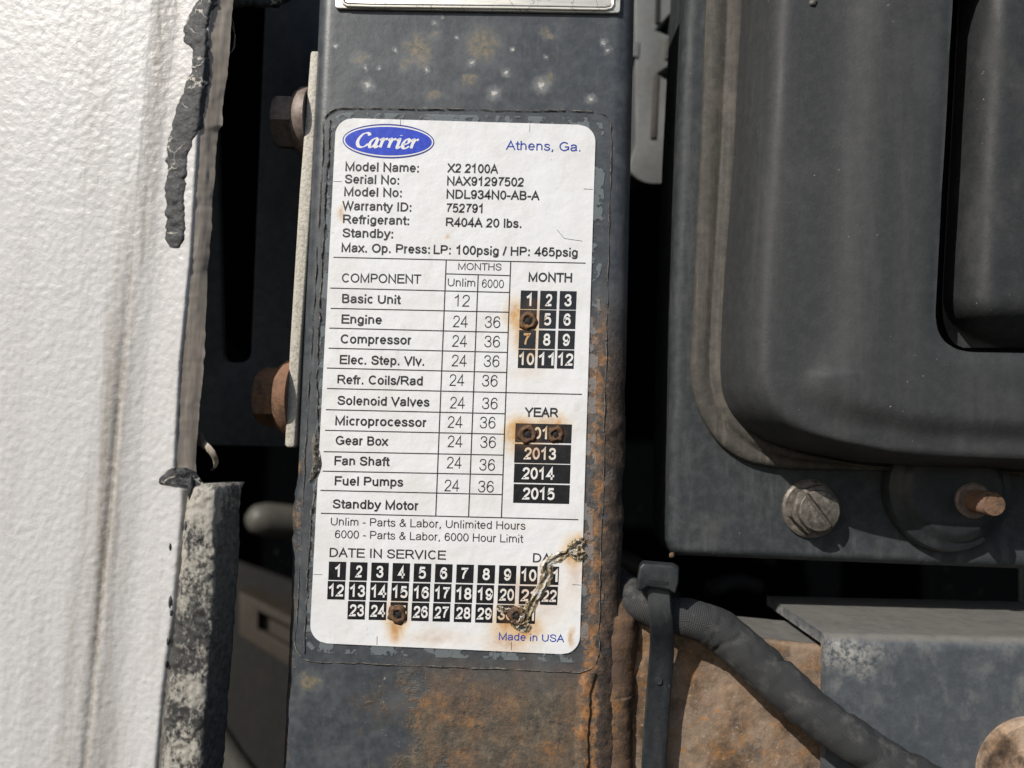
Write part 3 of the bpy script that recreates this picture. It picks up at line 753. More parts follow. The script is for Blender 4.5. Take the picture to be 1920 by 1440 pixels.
# --- lettering
def quad_line(a, b, w, y=Y_PRINT):
    p, q = P(*a, y), P(*b, y); d = (q - p).normalized(); n = Vector((-d.z, 0, d.x)) * (w * PXM / 2)
    return [p + n, q + n, q - n, p - n], [(0, 1, 2, 3)]
def lines():
    w = 1.9
    full = [((625, 482.3), (1098, 493.3)), ((836.5, 513.3), (957, 516.7)), ((619.3, 540), (955, 548.3)), ((620, 578), (953, 585.3)), ((617.3, 615), (951.7, 623.3)),
            ((616, 652.7), (950.7, 660.7)), ((612.7, 690), (949.3, 698.3)), ((613.3, 728.3), (1091, 739.3)), ((610.7, 768), (946.7, 775.7)), ((609.3, 806.7), (945.7, 814)),
            ((606.7, 846.7), (944, 853.3)), ((605, 883.3), (942.3, 890)), ((600.7, 919.3), (940.7, 927.3)), ((601.7, 962.3), (1084.3, 974.3))]
    for a, b in full: obj('grid_line', quad_line(a, b, w), 'text', LABEL, 0)
    for a, b in [((836.5, 488), (816.8, 967)), ((896.5, 515.5), (878.4, 968.5)), ((957.5, 491), (940, 970))]:
        obj('grid_line', quad_line(a, b, w, Y_PRINT - 0.00003), 'text', LABEL, 0)
    for a, b in [((750.5, 223), (751, 240)), ((993.5, 233), (993, 247)), ((625, 340), (641, 340.5)), ((1094, 354), (1112, 355)), ((588, 1077), (604, 1077.5)), ((1073, 1096), (1089, 1097)), ((707, 1193), (706.5, 1209)), ((959, 1203), (958.5, 1219)), ((1044, 430), (1058, 447)), ((1058, 447), (1092, 452))]:
        obj('registration_tick', quad_line(a, b, 0.7), 'text', LABEL, 0)
lines()

# a plain grotesque drawn as strokes: capitals 1 high, small letters 0.725
def _arc(cx, cy, rx, ry, a0, a1, n=14):
    return [(cx + rx * math.cos(math.radians(a0 + (a1 - a0) * k / n)), cy + ry * math.sin(math.radians(a0 + (a1 - a0) * k / n))) for k in range(n + 1)]
def _smooth(pts, k=5):
    q = [pts[0]] + list(pts) + [pts[-1]]; out = []
    for i in range(1, len(q) - 2):
        for j in range(k):
            t = j / k; a, b, c, d = [np.array(q[i + m], float) for m in (-1, 0, 1, 2)]
            out.append(tuple(0.5 * ((2 * b) + (c - a) * t + (2 * a - 5 * b + 4 * c - d) * t * t + (3 * b - a - 3 * c + d) * t ** 3)))
    return out + [tuple(pts[-1])]
def _ell(cx, cy, rx, ry): return _arc(cx, cy, rx, ry, 90, 450, 26)
X_ = 0.725; HX = X_ / 2
_six = _smooth([(.66, .78), (.57, .95), (.40, 1), (.19, .88), (.09, .5), (.12, .2), (.25, .03), (.40, 0), (.60, .09), (.69, .31), (.60, .54), (.41, .62), (.22, .55), (.10, .36)])
_ess = [(.82, .72), (.74, .92), (.47, 1.0), (.18, .90), (.13, .73), (.25, .58), (.50, .50), (.76, .41), (.84, .26), (.74, .08), (.46, 0), (.18, .08), (.08, .3)]
_arch = lambda x: _arc(x + .265, .44, .265, .285, 180, 0) + [(x + .53, 0)]
GLYPH = {
 ' ': (.39, []), 'A': (.93, [[(.04, 0), (.465, 1), (.89, 0)], [(.17, .34), (.76, .34)]]),
 'B': (.93, [[(.12, 0), (.12, 1), (.50, 1)] + _arc(.52, .765, .25, .235, 90, -90) + [(.12, .53)], [(.12, .53), (.50, .53)] + _arc(.54, .265, .28, .265, 90, -90) + [(.12, 0)]]),
 'C': (1.01, [_arc(.53, .5, .43, .5, 42, 318, 20)]), 'D': (1.01, [[(.12, 0), (.12, 1), (.45, 1)] + _arc(.45, .5, .46, .5, 90, -90) + [(.12, 0)]]),
 'E': (.93, [[(.86, 1), (.12, 1), (.12, 0), (.88, 0)], [(.12, .52), (.80, .52)]]), 'F': (.85, [[(.80, 1), (.12, 1), (.12, 0)], [(.12, .50), (.72, .50)]]),
 'G': (1.09, [_arc(.55, .5, .46, .5, 42, 325, 20) + [(.99, .16), (.99, .46), (.60, .46)]]), 'H': (1.01, [[(.12, 0), (.12, 1)], [(.89, 0), (.89, 1)], [(.12, .53), (.89, .53)]]),
 'I': (.39, [[(.195, 0), (.195, 1)]]), 'L': (.78, [[(.12, 1), (.12, 0), (.74, 0)]]), 'M': (1.16, [[(.12, 0), (.12, 1), (.58, .06), (1.04, 1), (1.04, 0)]]),
 'N': (1.01, [[(.12, 0), (.12, 1), (.89, 0), (.89, 1)]]), 'O': (1.09, [_ell(.545, .5, .46, .5)]),
 'P': (.93, [[(.12, 0), (.12, 1), (.54, 1)] + _arc(.56, .735, .28, .265, 90, -90) + [(.12, .47)]]),
 'R': (1.01, [[(.12, 0), (.12, 1), (.56, 1)] + _arc(.60, .74, .28, .26, 90, -90) + [(.12, .48)], [(.52, .48), (.70, .34), (.94, 0)]]),
 'S': (.93, [_smooth(_ess)]), 'T': (.85, [[(.03, 1), (.82, 1)], [(.425, 1), (.425, 0)]]), 'U': (1.01, [[(.12, 1)] + _arc(.505, .37, .385, .37, 180, 360) + [(.89, 1)]]),
 'V': (.93, [[(.04, 1), (.465, 0), (.89, 1)]]), 'W': (1.3, [[(.04, 1), (.34, 0), (.65, 1), (.96, 0), (1.26, 1)]]), 'X': (.93, [[(.06, 1), (.87, 0)], [(.87, 1), (.06, 0)]]), 'Y': (.93, [[(.04, 1), (.465, .43), (.465, 0)], [(.465, .43), (.89, 1)]]),
 'a': (.78, [_smooth([(.11, .52), (.19, .67), (.40, X_), (.60, .66), (.645, .5)]) + [(.645, .12), (.70, 0)], _smooth([(.645, .43), (.40, .39), (.15, .31), (.09, .17), (.17, .03), (.34, 0), (.54, .07), (.645, .24)])]),
 'b': (.78, [[(.12, 0), (.12, 1)], _ell(.40, HX, .285, HX)]), 'c': (.70, [_arc(.39, HX, .29, HX, 42, 318)]), 'd': (.78, [[(.66, 0), (.66, 1)], _ell(.38, HX, .285, HX)]),
 'e': (.78, [[(.12, .37), (.68, .37)] + _arc(.39, HX, .29, HX, 4, 322, 20)]), 'f': (.39, [[(.40, 1.0), (.28, .97), (.21, .86), (.21, 0)], [(.03, .69), (.38, .69)]]),
 'g': (.78, [_ell(.38, HX, .285, HX), [(.66, X_), (.66, 0)] + _smooth([(.66, 0), (.61, -.19), (.38, -.28), (.16, -.23), (.10, -.13)])]),
 'h': (.78, [[(.12, 0), (.12, 1)], _arch(.12)]), 'i': (.31, [[(.155, 0), (.155, .56)], [(.155, .99), (.155, 1)]]), 'k': (.70, [[(.12, 0), (.12, 1)], [(.12, .26), (.60, X_)], [(.28, .42), (.64, 0)]]),
 'l': (.31, [[(.155, 0), (.155, 1)]]), 'm': (1.16, [[(.12, 0), (.12, X_)], _arc(.345, .46, .225, .265, 180, 0) + [(.57, 0)], _arc(.81, .46, .24, .265, 180, 0) + [(1.05, 0)]]),
 'n': (.78, [[(.12, 0), (.12, X_)], _arch(.12)]), 'o': (.78, [_ell(.39, HX, .30, HX)]), 'p': (.78, [[(.12, -.28), (.12, X_)], _ell(.40, HX, .285, HX)]),
 'r': (.47, [[(.12, 0), (.12, X_)], _arc(.37, .42, .25, .30, 180, 75)]), 's': (.70, [_smooth([(.60, .54), (.52, .68), (.34, X_), (.15, .66), (.12, .53), (.22, .43), (.36, .37), (.55, .30), (.62, .19), (.53, .04), (.34, 0), (.14, .05), (.07, .2)])]),
 't': (.39, [[(.20, .93), (.20, .14), (.26, .01), (.37, .01)], [(.03, .69), (.37, .69)]]), 'u': (.78, [[(.12, X_)] + _arc(.385, .27, .265, .27, 180, 360) + [(.65, X_)], [(.65, X_), (.65, 0)]]),
 'v': (.70, [[(.04, X_), (.35, 0), (.66, X_)]]), 'w': (1.01, [[(.04, X_), (.27, 0), (.505, X_), (.74, 0), (.97, X_)]]), 'x': (.70, [[(.05, X_), (.65, 0)], [(.65, X_), (.05, 0)]]),
 'y': (.70, [[(.04, X_), (.36, .02)], [(.66, X_), (.36, .02), (.28, -.20), (.18, -.28), (.06, -.27)]]),
 '0': (.78, [_ell(.39, .5, .31, .5)]), '1': (.78, [[(.15, .76), (.34, .88), (.44, 1), (.44, 0)]]),
 '2': (.78, [_smooth([(.09, .72), (.16, .92), (.39, 1), (.62, .92), (.68, .72), (.57, .50), (.30, .26), (.08, 0)]) + [(.70, 0)]]),
 '3': (.78, [_smooth([(.10, .76), (.18, .94), (.38, 1), (.59, .93), (.65, .75), (.55, .58), (.34, .53)]), _smooth([(.34, .53), (.60, .46), (.69, .28), (.60, .07), (.37, 0), (.16, .07), (.07, .26)])]),
 '4': (.78, [[(.55, 0), (.55, 1), (.06, .27), (.73, .27)]]), '5': (.78, [[(.66, 1), (.19, 1), (.13, .56)] + _smooth([(.13, .56), (.25, .63), (.42, .65), (.62, .55), (.69, .33), (.60, .08), (.37, 0), (.18, .04), (.08, .15)])]),
 '6': (.78, [_six]), '7': (.78, [[(.08, 1), (.70, 1)] + _smooth([(.70, 1), (.45, .62), (.32, .32), (.28, 0)])]), '8': (.78, [_ell(.39, .76, .25, .24), _ell(.39, .265, .30, .265)]), '9': (.78, [[(.78 - x, 1 - y) for x, y in _six]]),
 '.': (.39, [[(.19, 0), (.19, .03)]]), ',': (.39, [[(.20, .03), (.20, -.05), (.14, -.15)]]), ':': (.39, [[(.19, 0), (.19, .03)], [(.19, .63), (.19, .66)]]), '-': (.47, [[(.08, .36), (.39, .36)]]), '/': (.39, [[(.02, 0), (.37, 1)]]),
 '&': (.93, [_smooth([(.88, 0), (.36, .66), (.30, .83), (.44, .99), (.59, .85), (.50, .66), (.19, .44), (.10, .25), (.20, .05), (.40, 0), (.62, .10), (.84, .46)])])}
def T(s_, left, right, cap, mat='text', hw=0.065, parent=None, y=Y_PRINT, name='lettering', lean=-0.036):
    """one run of print: from the baseline pixel left to the baseline pixel right, capitals cap pixels high, strokes 2*hw wide"""
    strokes = []; x = 0.0
    for ch in s_:
        adv, st = GLYPH[ch]
        for q in st: strokes.append([(x + hw * 0.5 + p[0] * (1 - hw / max(adv, .3)), hw + p[1] * (1 - 2 * hw)) for p in q])
        x += adv + hw * 0.25
    polys = []
    for q in strokes:
        pts = [np.array(p) for i, p in enumerate(q) if i == 0 or (abs(p[0] - q[i - 1][0]) + abs(p[1] - q[i - 1][1])) > 1e-6]
        closed = len(pts) > 8 and np.linalg.norm(pts[0] - pts[-1]) < 1e-6
        n = len(pts); row = []
        if not closed:
            for e, o in ((0, 1), (-1, -2)):
                d = pts[e] - pts[o]; pts[e] = pts[e] + d / np.linalg.norm(d) * hw * (1.0 if n < 9 else 0.15)
        for i in range(n):
            a = pts[i] - pts[i - 1] if i else (pts[0] - pts[-2] if closed else pts[1] - pts[0])
            b = pts[i + 1] - pts[i] if i < n - 1 else (pts[1] - pts[0] if closed else a)
            a = a / np.linalg.norm(a); b = b / np.linalg.norm(b); na = np.array([-a[1], a[0]]); nb = np.array([-b[1], b[0]])
            m = na + nb; L = np.linalg.norm(m); m = m / L if L > 1e-3 else na
            k = hw / max(0.38, float(np.dot(m, na))); row.append((pts[i] + m * k, pts[i] - m * k))
        polys.append(row)
    x0 = min(p[0] for r in polys for w in r for p in w); x1 = max(p[0] for r in polys for w in r for p in w)
    a = P(*left, y); b = P(*right, y); ux = (b - a) / (x1 - x0); uy = P(left[0] - lean * cap, left[1] - cap, y) - a
    vs = []; fs = []
    for k, r in enumerate(polys):
        n0 = len(vs)
        for w in r:
            for p in w:
                q = a + ux * (p[0] - x0) + uy * p[1]; vs.append(Vector((q.x, y - 0.000004 * (k % 7), q.z)))
        fs += [(n0 + 2 * i, n0 + 2 * i + 2, n0 + 2 * i + 3, n0 + 2 * i + 1) for i in range(len(r) - 1)]
    return obj(name, (vs, fs), mat, parent or LABEL, 0)

B = 0.090
T('Athens, Ga.', (948.3, 280.7), (1088, 284), 17.3, 'bluetext', 0.062)
for s, l, r in [('Model Name:', (647.3, 320.7), (785, 323.4)), ('X2 2100A', (838.3, 323.3), (934, 325.5)), ('Serial No:', (646, 344), (748, 346.3)), ('NAX91297502', (838, 347.7), (981.7, 350)),
                ('Model No:', (645, 367.7), (753, 370)), ('NDL934N0-AB-A', (837, 372.3), (1011.7, 375.6)), ('Warranty ID:', (641, 394.0), (771, 397)), ('752791', (837.3, 398.3), (904.3, 399.6)),
                ('Refrigerant:', (642.7, 419.3), (766.7, 422.3)), ('R404A 20 lbs.', (835.7, 425), (977.3, 427.6)), ('Standby:', (641.7, 445), (736.7, 447)),
                ('Max. Op. Press:', (640, 472.7), (805.7, 476)), ('LP: 100psig / HP: 465psig', (812.7, 476.4), (1083, 482))]:
    T(s, l, r, 17.3, 'text', B)
T('MONTHS', (859, 506), (940, 507.3), 13.4, 'text', 0.06)
T('COMPONENT', (640.7, 529.6), (789.3, 532), 17.5, 'text', 0.075)
T('Unlim', (839.3, 536.7), (890.7, 538), 15.5, 'text', 0.06); T('6000', (903.3, 539.3), (944.3, 540.3), 15.8, 'text', 0.055)
T('MONTH', (990.7, 528.3), (1072.3, 529.6), 17.8, 'text', 0.095)
T('YEAR', (983.3, 781.5), (1046.7, 782.9), 18, 'text', 0.095)
ROWS = [('Basic Unit', (641, 568.3), (751, 570.5), '12', (851.7, 574.3), None), ('Engine', (640, 606.7), (715.7, 608.3), '24', (848.3, 613.3), (908.3, 614.5)),
        ('Compressor', (638.3, 644), (770.7, 646.4), '24', (846.7, 650), (907.7, 651)), ('Elec. Step. Vlv.', (636.7, 682.7), (795, 686), '24', (846, 686.7), (906.7, 687.8)),
        ('Refr. Coils/Rad', (632.3, 720), (792.3, 723), '24', (841.7, 723.3), (903.3, 724.5)), ('Solenoid Valves', (632.3, 759.3), (805, 762.7), '24', (842.7, 765.7), (903.3, 767)),
        ('Microprocessor', (628.3, 797.3), (799, 800.9), '24', (838.3, 802), (899.3, 803)), ('Gear Box', (629, 834.3), (727.7, 836.2), '24', (838.3, 838.3), (900, 839.6)),
        ('Fan Shaft', (626.7, 872.3), (730, 874.2), '24', (836.7, 878), (898.3, 882.2)), ('Fuel Pumps', (627.3, 910), (755.7, 912.8), '24', (832.3, 921), (896, 923)),
        ('Standby Motor', (623.3, 953.3), (784, 956.9), None, None, None)]
for s, l, r, a, p1, p2 in ROWS:
    T(s, l, r, 17.5, 'text', B)
    if a: T(a, p1, (p1[0] + 28.3, p1[1] + 0.6), 22, 'text', 0.046)
    if p2: T('36', p2, (p2[0] + 29.3, p2[1] + 0.6), 22, 'text', 0.046)
T('Unlim - Parts & Labor, Unlimited Hours', (620, 985), (985, 993.4), 15.3, 'text', 0.06)
T('6000 - Parts & Labor, 6000 Hour Limit', (627.7, 1009), (980.7, 1017.8), 15.3, 'text', 0.06)
T('DATE IN SERVICE', (617.7, 1044.3), (836, 1049.6), 17.3, 'text', 0.075)
T('DAY', (999, 1054.3), (1050, 1056), 17.3, 'text', 0.075)
T('Made in USA', (935, 1200), (1057.7, 1204.3), 14.3, 'bluetext', 0.065)

def square(x0, y0, w, h, s, cap=23.0, tw=None, tx=None):
    sl = 0.0225; y = Y_PRINT
    q = [P(x0, y0, y), P(x0 + w, y0 + w * sl, y), P(x0 + w - h * 0.04, y0 + h + w * sl, y), P(x0 - h * 0.04, y0 + h, y)]
    o = obj('date_square', (q, [(0, 1, 2, 3)]), 'ink', LABEL, 0)
    tw = tw or (13.5 if len(s) == 1 else 28.5)
    if s == '1': tw = 9.5
    tx = x0 + (w - tw) / 2 - 1.0 if tx is None else tx
    by = y0 + h * 0.5 + cap * 0.5 + 0.2
    T(s, (tx, by), (tx + tw, by + tw * sl), cap, 'wprint', 0.092, o, Y_TOP, 'numeral')
    return o
for r, (yy, xo) in enumerate([(544.4, 976.6), (580.6, 975), (618.6, 973.4), (655.2, 972)]):
    for c in range(3): square(xo + 36.6 * c, yy + 0.5 * c, 31.6, 34.6, str(r * 3 + c + 1), 23.0)
for r, (yy, xo, w) in enumerate([(793.5, 966.8, 105.6), (832.0, 965.2, 105.6), (869.2, 964.4, 105.4), (907.2, 963.3, 105.2)]):
    square(xo, yy, w, 35.4, str(2012 + r), 22.5, 61.5, [983, 980.7, 977.2, 978][r])
for d in range(1, 32):
    if d <= 11: r, c = 0, d - 1
    elif d <= 22: r, c = 1, d - 12
    else: r, c = 2, d - 22
    x0 = 616.8 + 39.9 * c - 2.1 * r; y0 = 1052.8 + 36.4 * r + 0.0225 * 39.9 * c + (0.12 * c if r else 0)
    square(x0, y0, 32.4, 34.4, str(d), 22.5)

# --- logo
def logo():
    cx, cy = 728.3, 264.6; ang = 0.027
    def ell(rx, ry, y, n=72):
        return [P(cx + rx * math.cos(a) * math.cos(ang) - ry * math.sin(a) * math.sin(ang), cy + rx * math.cos(a) * math.sin(ang) + ry * math.sin(a) * math.cos(ang), y) for a in [2 * math.pi * k / n for k in range(n)]]
    def disc(rx, ry, y): v = ell(rx, ry, y); return v, [tuple(range(len(v)))]
    obj('logo_oval', disc(86, 32.3, Y_PRINT), 'navy', LABEL, 0)
    obj('logo_ring', disc(84.0, 29.4, Y_PRINT - 0.00004), 'wprint', LABEL, 0)
    obj('logo_field', disc(81.5, 26.8, Y_PRINT - 0.00008), 'blue', LABEL, 0)
    # pen-drawn italic script
    G = {'C': ([[(1.30, 1.28), (1.22, 1.46), (0.95, 1.56), (0.55, 1.40), (0.22, 0.95), (0.12, 0.48), (0.30, 0.10), (0.66, -0.02), (1.02, 0.12), (1.28, 0.36)], [(1.24, 1.36), (1.27, 1.28)]], 1.34),
         'a': ([[(0.92, 0.92), (0.66, 1.0), (0.34, 0.78), (0.14, 0.36), (0.26, 0.02), (0.52, 0.10), (0.78, 0.48), (0.90, 0.92)], [(0.96, 1.0), (0.86, 0.5), (0.80, 0.14), (0.92, 0.0), (1.14, 0.20)]], 1.16),
         'r': ([[(0.04, 0.78), (0.24, 0.98), (0.34, 0.94), (0.30, 0.6), (0.20, 0.02)], [(0.28, 0.46), (0.46, 0.80), (0.68, 0.98), (0.84, 0.92)], [(0.80, 0.92), (0.82, 0.86)]], 0.92),
         'i': ([[(0.04, 0.78), (0.24, 0.98), (0.34, 0.94), (0.28, 0.5), (0.22, 0.12), (0.34, 0.0), (0.58, 0.20)], [(0.42, 1.42), (0.43, 1.36)]], 0.64),
         'e': ([[(0.18, 0.42), (0.50, 0.46), (0.76, 0.66), (0.74, 0.92), (0.54, 1.0), (0.26, 0.74), (0.14, 0.36), (0.26, 0.04), (0.54, 0.0), (0.86, 0.24)]], 0.92)}
    def cr(pts, k=8):
        out = []
        q = [pts[0]] + pts + [pts[-1]]
        for i in range(1, len(q) - 2):
            for s in range(k):
                t = s / k; a, b, c, d = [np.array(q[i + j]) for j in (-1, 0, 1, 2)]
                out.append(0.5 * ((2 * b) + (c - a) * t + (2 * a - 5 * b + 4 * c - d) * t * t + (3 * b - a - 3 * c + d) * t ** 3))
        out.append(np.array(pts[-1])); return out
    total = sum(G[ch][1] for ch in 'Carrier') + 0.25
    sx = 122.0 / (total + 0.10); sy = 17.2; x = 0.0; depth = 0
    for ch in 'Carrier':
        vs, fs = [], []
        for st in G[ch][0]:
            line = cr(st) if len(st) > 2 else [np.array(st[0]) * (1 - k / 3) + np.array(st[1]) * k / 3 for k in range(4)]
            yy = Y_TOP - 0.00002 - 0.000012 * depth; depth = (depth + 1) % 5
            n0 = len(vs); L = len(line); dot = len(st) == 2
            for i, p in enumerate(line):
                d = line[min(i + 1, L - 1)] - line[max(i - 1, 0)]; d = d / (np.linalg.norm(d) + 1e-9); nrm = np.array([-d[1], d[0]])
                w = 0.165 if dot else 0.060 + 0.125 * abs(d[1] * 0.94 + d[0] * -0.34) ** 1.3
                if dot: w *= math.sqrt(max(0.15, 1 - (2 * i / (L - 1) - 1) ** 2))
                for s in (1, -1):
                    g = p + nrm * w * s; gx = x + g[0] + 0.20 * g[1] - 0.05; gy = g[1]
                    px, py = 667.5 + gx * sx, 275.3 - gy * sy + gx * sx * 0.030
                    vs.append(P(px, py, yy))
            fs += [(n0 + 2 * i, n0 + 2 * i + 2, n0 + 2 * i + 3, n0 + 2 * i + 1) for i in range(L - 1)]
        obj('lettering', (vs, fs), 'wprint', LABEL, 0)
        x += G[ch][1]
logo()

# --- punched holes and the crumpled tear
def damage():
    for k, (px, py, r) in enumerate([(991, 602, 14.5), (990, 814, 15), (1042, 815, 12.5), (747, 1153, 14.5), (969, 1156, 13)]):
        R = r * PXM; c = P(px, py, Y_TOP)
        prof = [(R * 1.25, -0.00005), (R * 1.08, 0.0003), (R * 0.92, 0.00085), (R * 0.78, 0.0010), (R * 0.64, 0.0007), (R * 0.52, 0.00016), (R * 0.10, 0.00006)]
        o = obj('punched_hole', lathe(c, (0, -1, 0), prof, 30, [0.25, 0.38, 0.45, 0.5, 0.55][k], k + 2), 'crater', LABEL, 180)
        c2 = c + Vector((0, -0.00022, 0))
        obj('hole_shade', lathe(c2, (0, -1, 0), [(R * 0.50, -0.0001), (R * 0.48, 0.00003), (R * 0.05, -0.00002)], 16, 0.7, k + 9), 'void', o, 180)  # black disc painted as the shade of a hole that is not cut
    # crumpled ridges of burnt laminate between the two lowest marks
    def ridge(tab, seed, hgt, mat='crumple', n=70, m=14, name='crumpled_film'):
        rr = []; mids = []
        ts = np.linspace(0, 1, n); ks = np.linspace(0, 1, len(tab))
        for i, t in enumerate(ts):
            px = float(np.interp(t, ks, [q[0] for q in tab])); py = float(np.interp(t, ks, [q[1] for q in tab])); w = float(np.interp(t, ks, [q[2] for q in tab]))
            t2 = min(1, t + 0.02); t1 = max(0, t - 0.02)
            d = np.array([np.interp(t2, ks, [q[0] for q in tab]) - np.interp(t1, ks, [q[0] for q in tab]), np.interp(t2, ks, [q[1] for q in tab]) - np.interp(t1, ks, [q[1] for q in tab])]); d /= np.linalg.norm(d) + 1e-9
            nrm = np.array([-d[1], d[0]]); r = []
            for k in range(m + 1):
                u = 2 * k / m - 1; ww = w * 1.15 * (1 + 0.75 * float(fbm(t * 14, u * 0.6 + 3, seed, 3)))
                q = np.array([px, py]) + nrm * ww * u
                sh = 0.5 * float(fbm(t * 5, 0.4, seed + 4, 2))
                dome = max(0, 1 - abs(u) ** 6); mids.append(math.exp(-((u - sh) / 0.30) ** 2) * min(1, 3.5 * (0.5 + float(fbm(t * 6, 2.4, seed + 6, 2)))))
                fold = 0.10 + 0.85 * math.exp(-((abs(u - sh) - 0.52) / 0.16) ** 2) * (0.55 + 1.6 * float(fbm(t * 13, 3 * (u > 0), seed + 8, 3))) + 0.25 * float(fbm(t * 20, u * 3, seed + 9, 2))
                r.append(P(q[0], q[1], Y_TOP - 0.00004 - hgt * dome * max(0.05, fold)))
            rr.append(r)
        o = obj(name, grid(rr), mat, LABEL, 60); setattr_f(o, 'split', mids)
    ridge([(984, 1160, 5), (990, 1142, 8), (1003, 1120, 9), (1017, 1098, 10), (1026, 1076, 11), (1024, 1058, 10), (1034, 1050, 8), (1050, 1043, 7), (1064, 1036, 4)], 3, 0.0011)
    ridge([(1060, 1038, 3), (1070, 1030, 9), (1080, 1024, 11), (1090, 1016, 9), (1096, 1010, 2)], 13, 0.0013)
    ridge([(1070, 1040, 3), (1080, 1043, 7), (1090, 1042, 8), (1098, 1036, 3)], 17, 0.0011)
    ridge([(932, 1135, 2), (938, 1142, 5), (948, 1146, 5), (956, 1143, 3)], 23, 0.0010)
    ridge([(957, 1168, 3), (968, 1172, 6), (980, 1166, 8), (986, 1152, 7), (980, 1142, 5), (970, 1140, 2)], 29, 0.0016)
    ridge([(970, 1172, 3), (978, 1178, 7), (988, 1177, 7), (994, 1172, 3)], 37, 0.0009)
damage()

# ================================================================= BRACKET AND ITS BOLTS IN THE LEFT GAP
def bracket():
    t = thing('mounting_bracket', P(543, 838, 0.02), 'cream edged steel bracket bolted to the left side of the post', 'bracket')
    a = [xz(581.8, 100, .003), xz(584, 95, .003), xz(595, 95, .003), xz(598, 99, .003), xz(584, 360, .003), xz(564, 640, .003), xz(553, 835, .003), xz(549, 839, .003), xz(538, 839, .003), xz(533.5, 834, .003), xz(543.7, 640, .003), xz(561, 360, .003)]
    obj('side_plate', prism(a, 0.003, 0.084, bevel=0.0007), 'cream', t, 40)
    x1 = xz(545, 500, .085)[0] + 0.014
    lo = xz(380, 835, .085); hi = xz(400, -180, .085)
    out = [(lo[0] - 0.03, lo[1]), (x1, xz(545, 838, .085)[1]), (x1, hi[1]), (lo[0] - 0.03, hi[1])]
    slot = rrect([xz(400, -60, .085), xz(500, -60, .085), xz(470, 680, .085), xz(418, 680, .085)], 0.006)  # slot added to stand in for a soft cast shadow on the flange
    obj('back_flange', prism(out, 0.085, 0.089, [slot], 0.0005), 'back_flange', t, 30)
    def bolt(py, px_out, px_mid, dpt, mat, label, rot, rad):
        c0 = P(px_mid, py, dpt); c1 = P(px_out, py, dpt)
        b = thing('hex_bolt', Vector((c0.x, dpt, c0.z)), label, 'bolt', 'bolts of the bracket')
        L = c0.x - c1.x; ax = Vector((-1, 0, 0))
        vs = []; fs = []
        prof = [(1.0, -0.001), (1.0, L * 0.72), (0.97, L * 0.84), (0.88, L * 0.95), (0.70, L)]
        for i, (s, h) in enumerate(prof):
            for k in range(24):
                ang = 2 * math.pi * k / 24 + rot
                hexr = rad * math.cos(math.pi / 6) / math.cos(((k / 24 * 2 * math.pi) % (math.pi / 3)) - math.pi / 6)
                r = hexr if i < 2 else min(hexr, rad * s)
                vs.append(Vector((c0.x - h, dpt + r * math.cos(ang), c0.z + r * math.sin(ang))))
        fs = [(i * 24 + k, i * 24 + (k + 1) % 24, (i + 1) * 24 + (k + 1) % 24, (i + 1) * 24 + k) for i in range(len(prof) - 1) for k in range(24)] + [tuple(range(24))[::-1], tuple((len(prof) - 1) * 24 + k for k in range(24))]
        obj('head', (vs, fs), mat, b, 25)
        wx = P(px_mid + 16, py, 0.003).x
        prof = [(rad * 1.05, -0.001), (rad * 1.12, 0.0002), (rad * 1.28, -0.0022), (rad * 1.28, -0.0052)]
        obj('washer', lathe((c0.x, dpt, c0.z), ax, prof[::-1], 32), mat, b, 40)
    bolt(232, 518, 561, 0.0135, 'bolt_dull', 'dull grey hex bolt high on the bracket beside the post', 0.25, 0.0109)
    bolt(745, 486, 530, 0.0135, 'bolt_rust', 'rusty brown hex bolt low on the bracket beside the post', 0.62, 0.0116)
bracket()

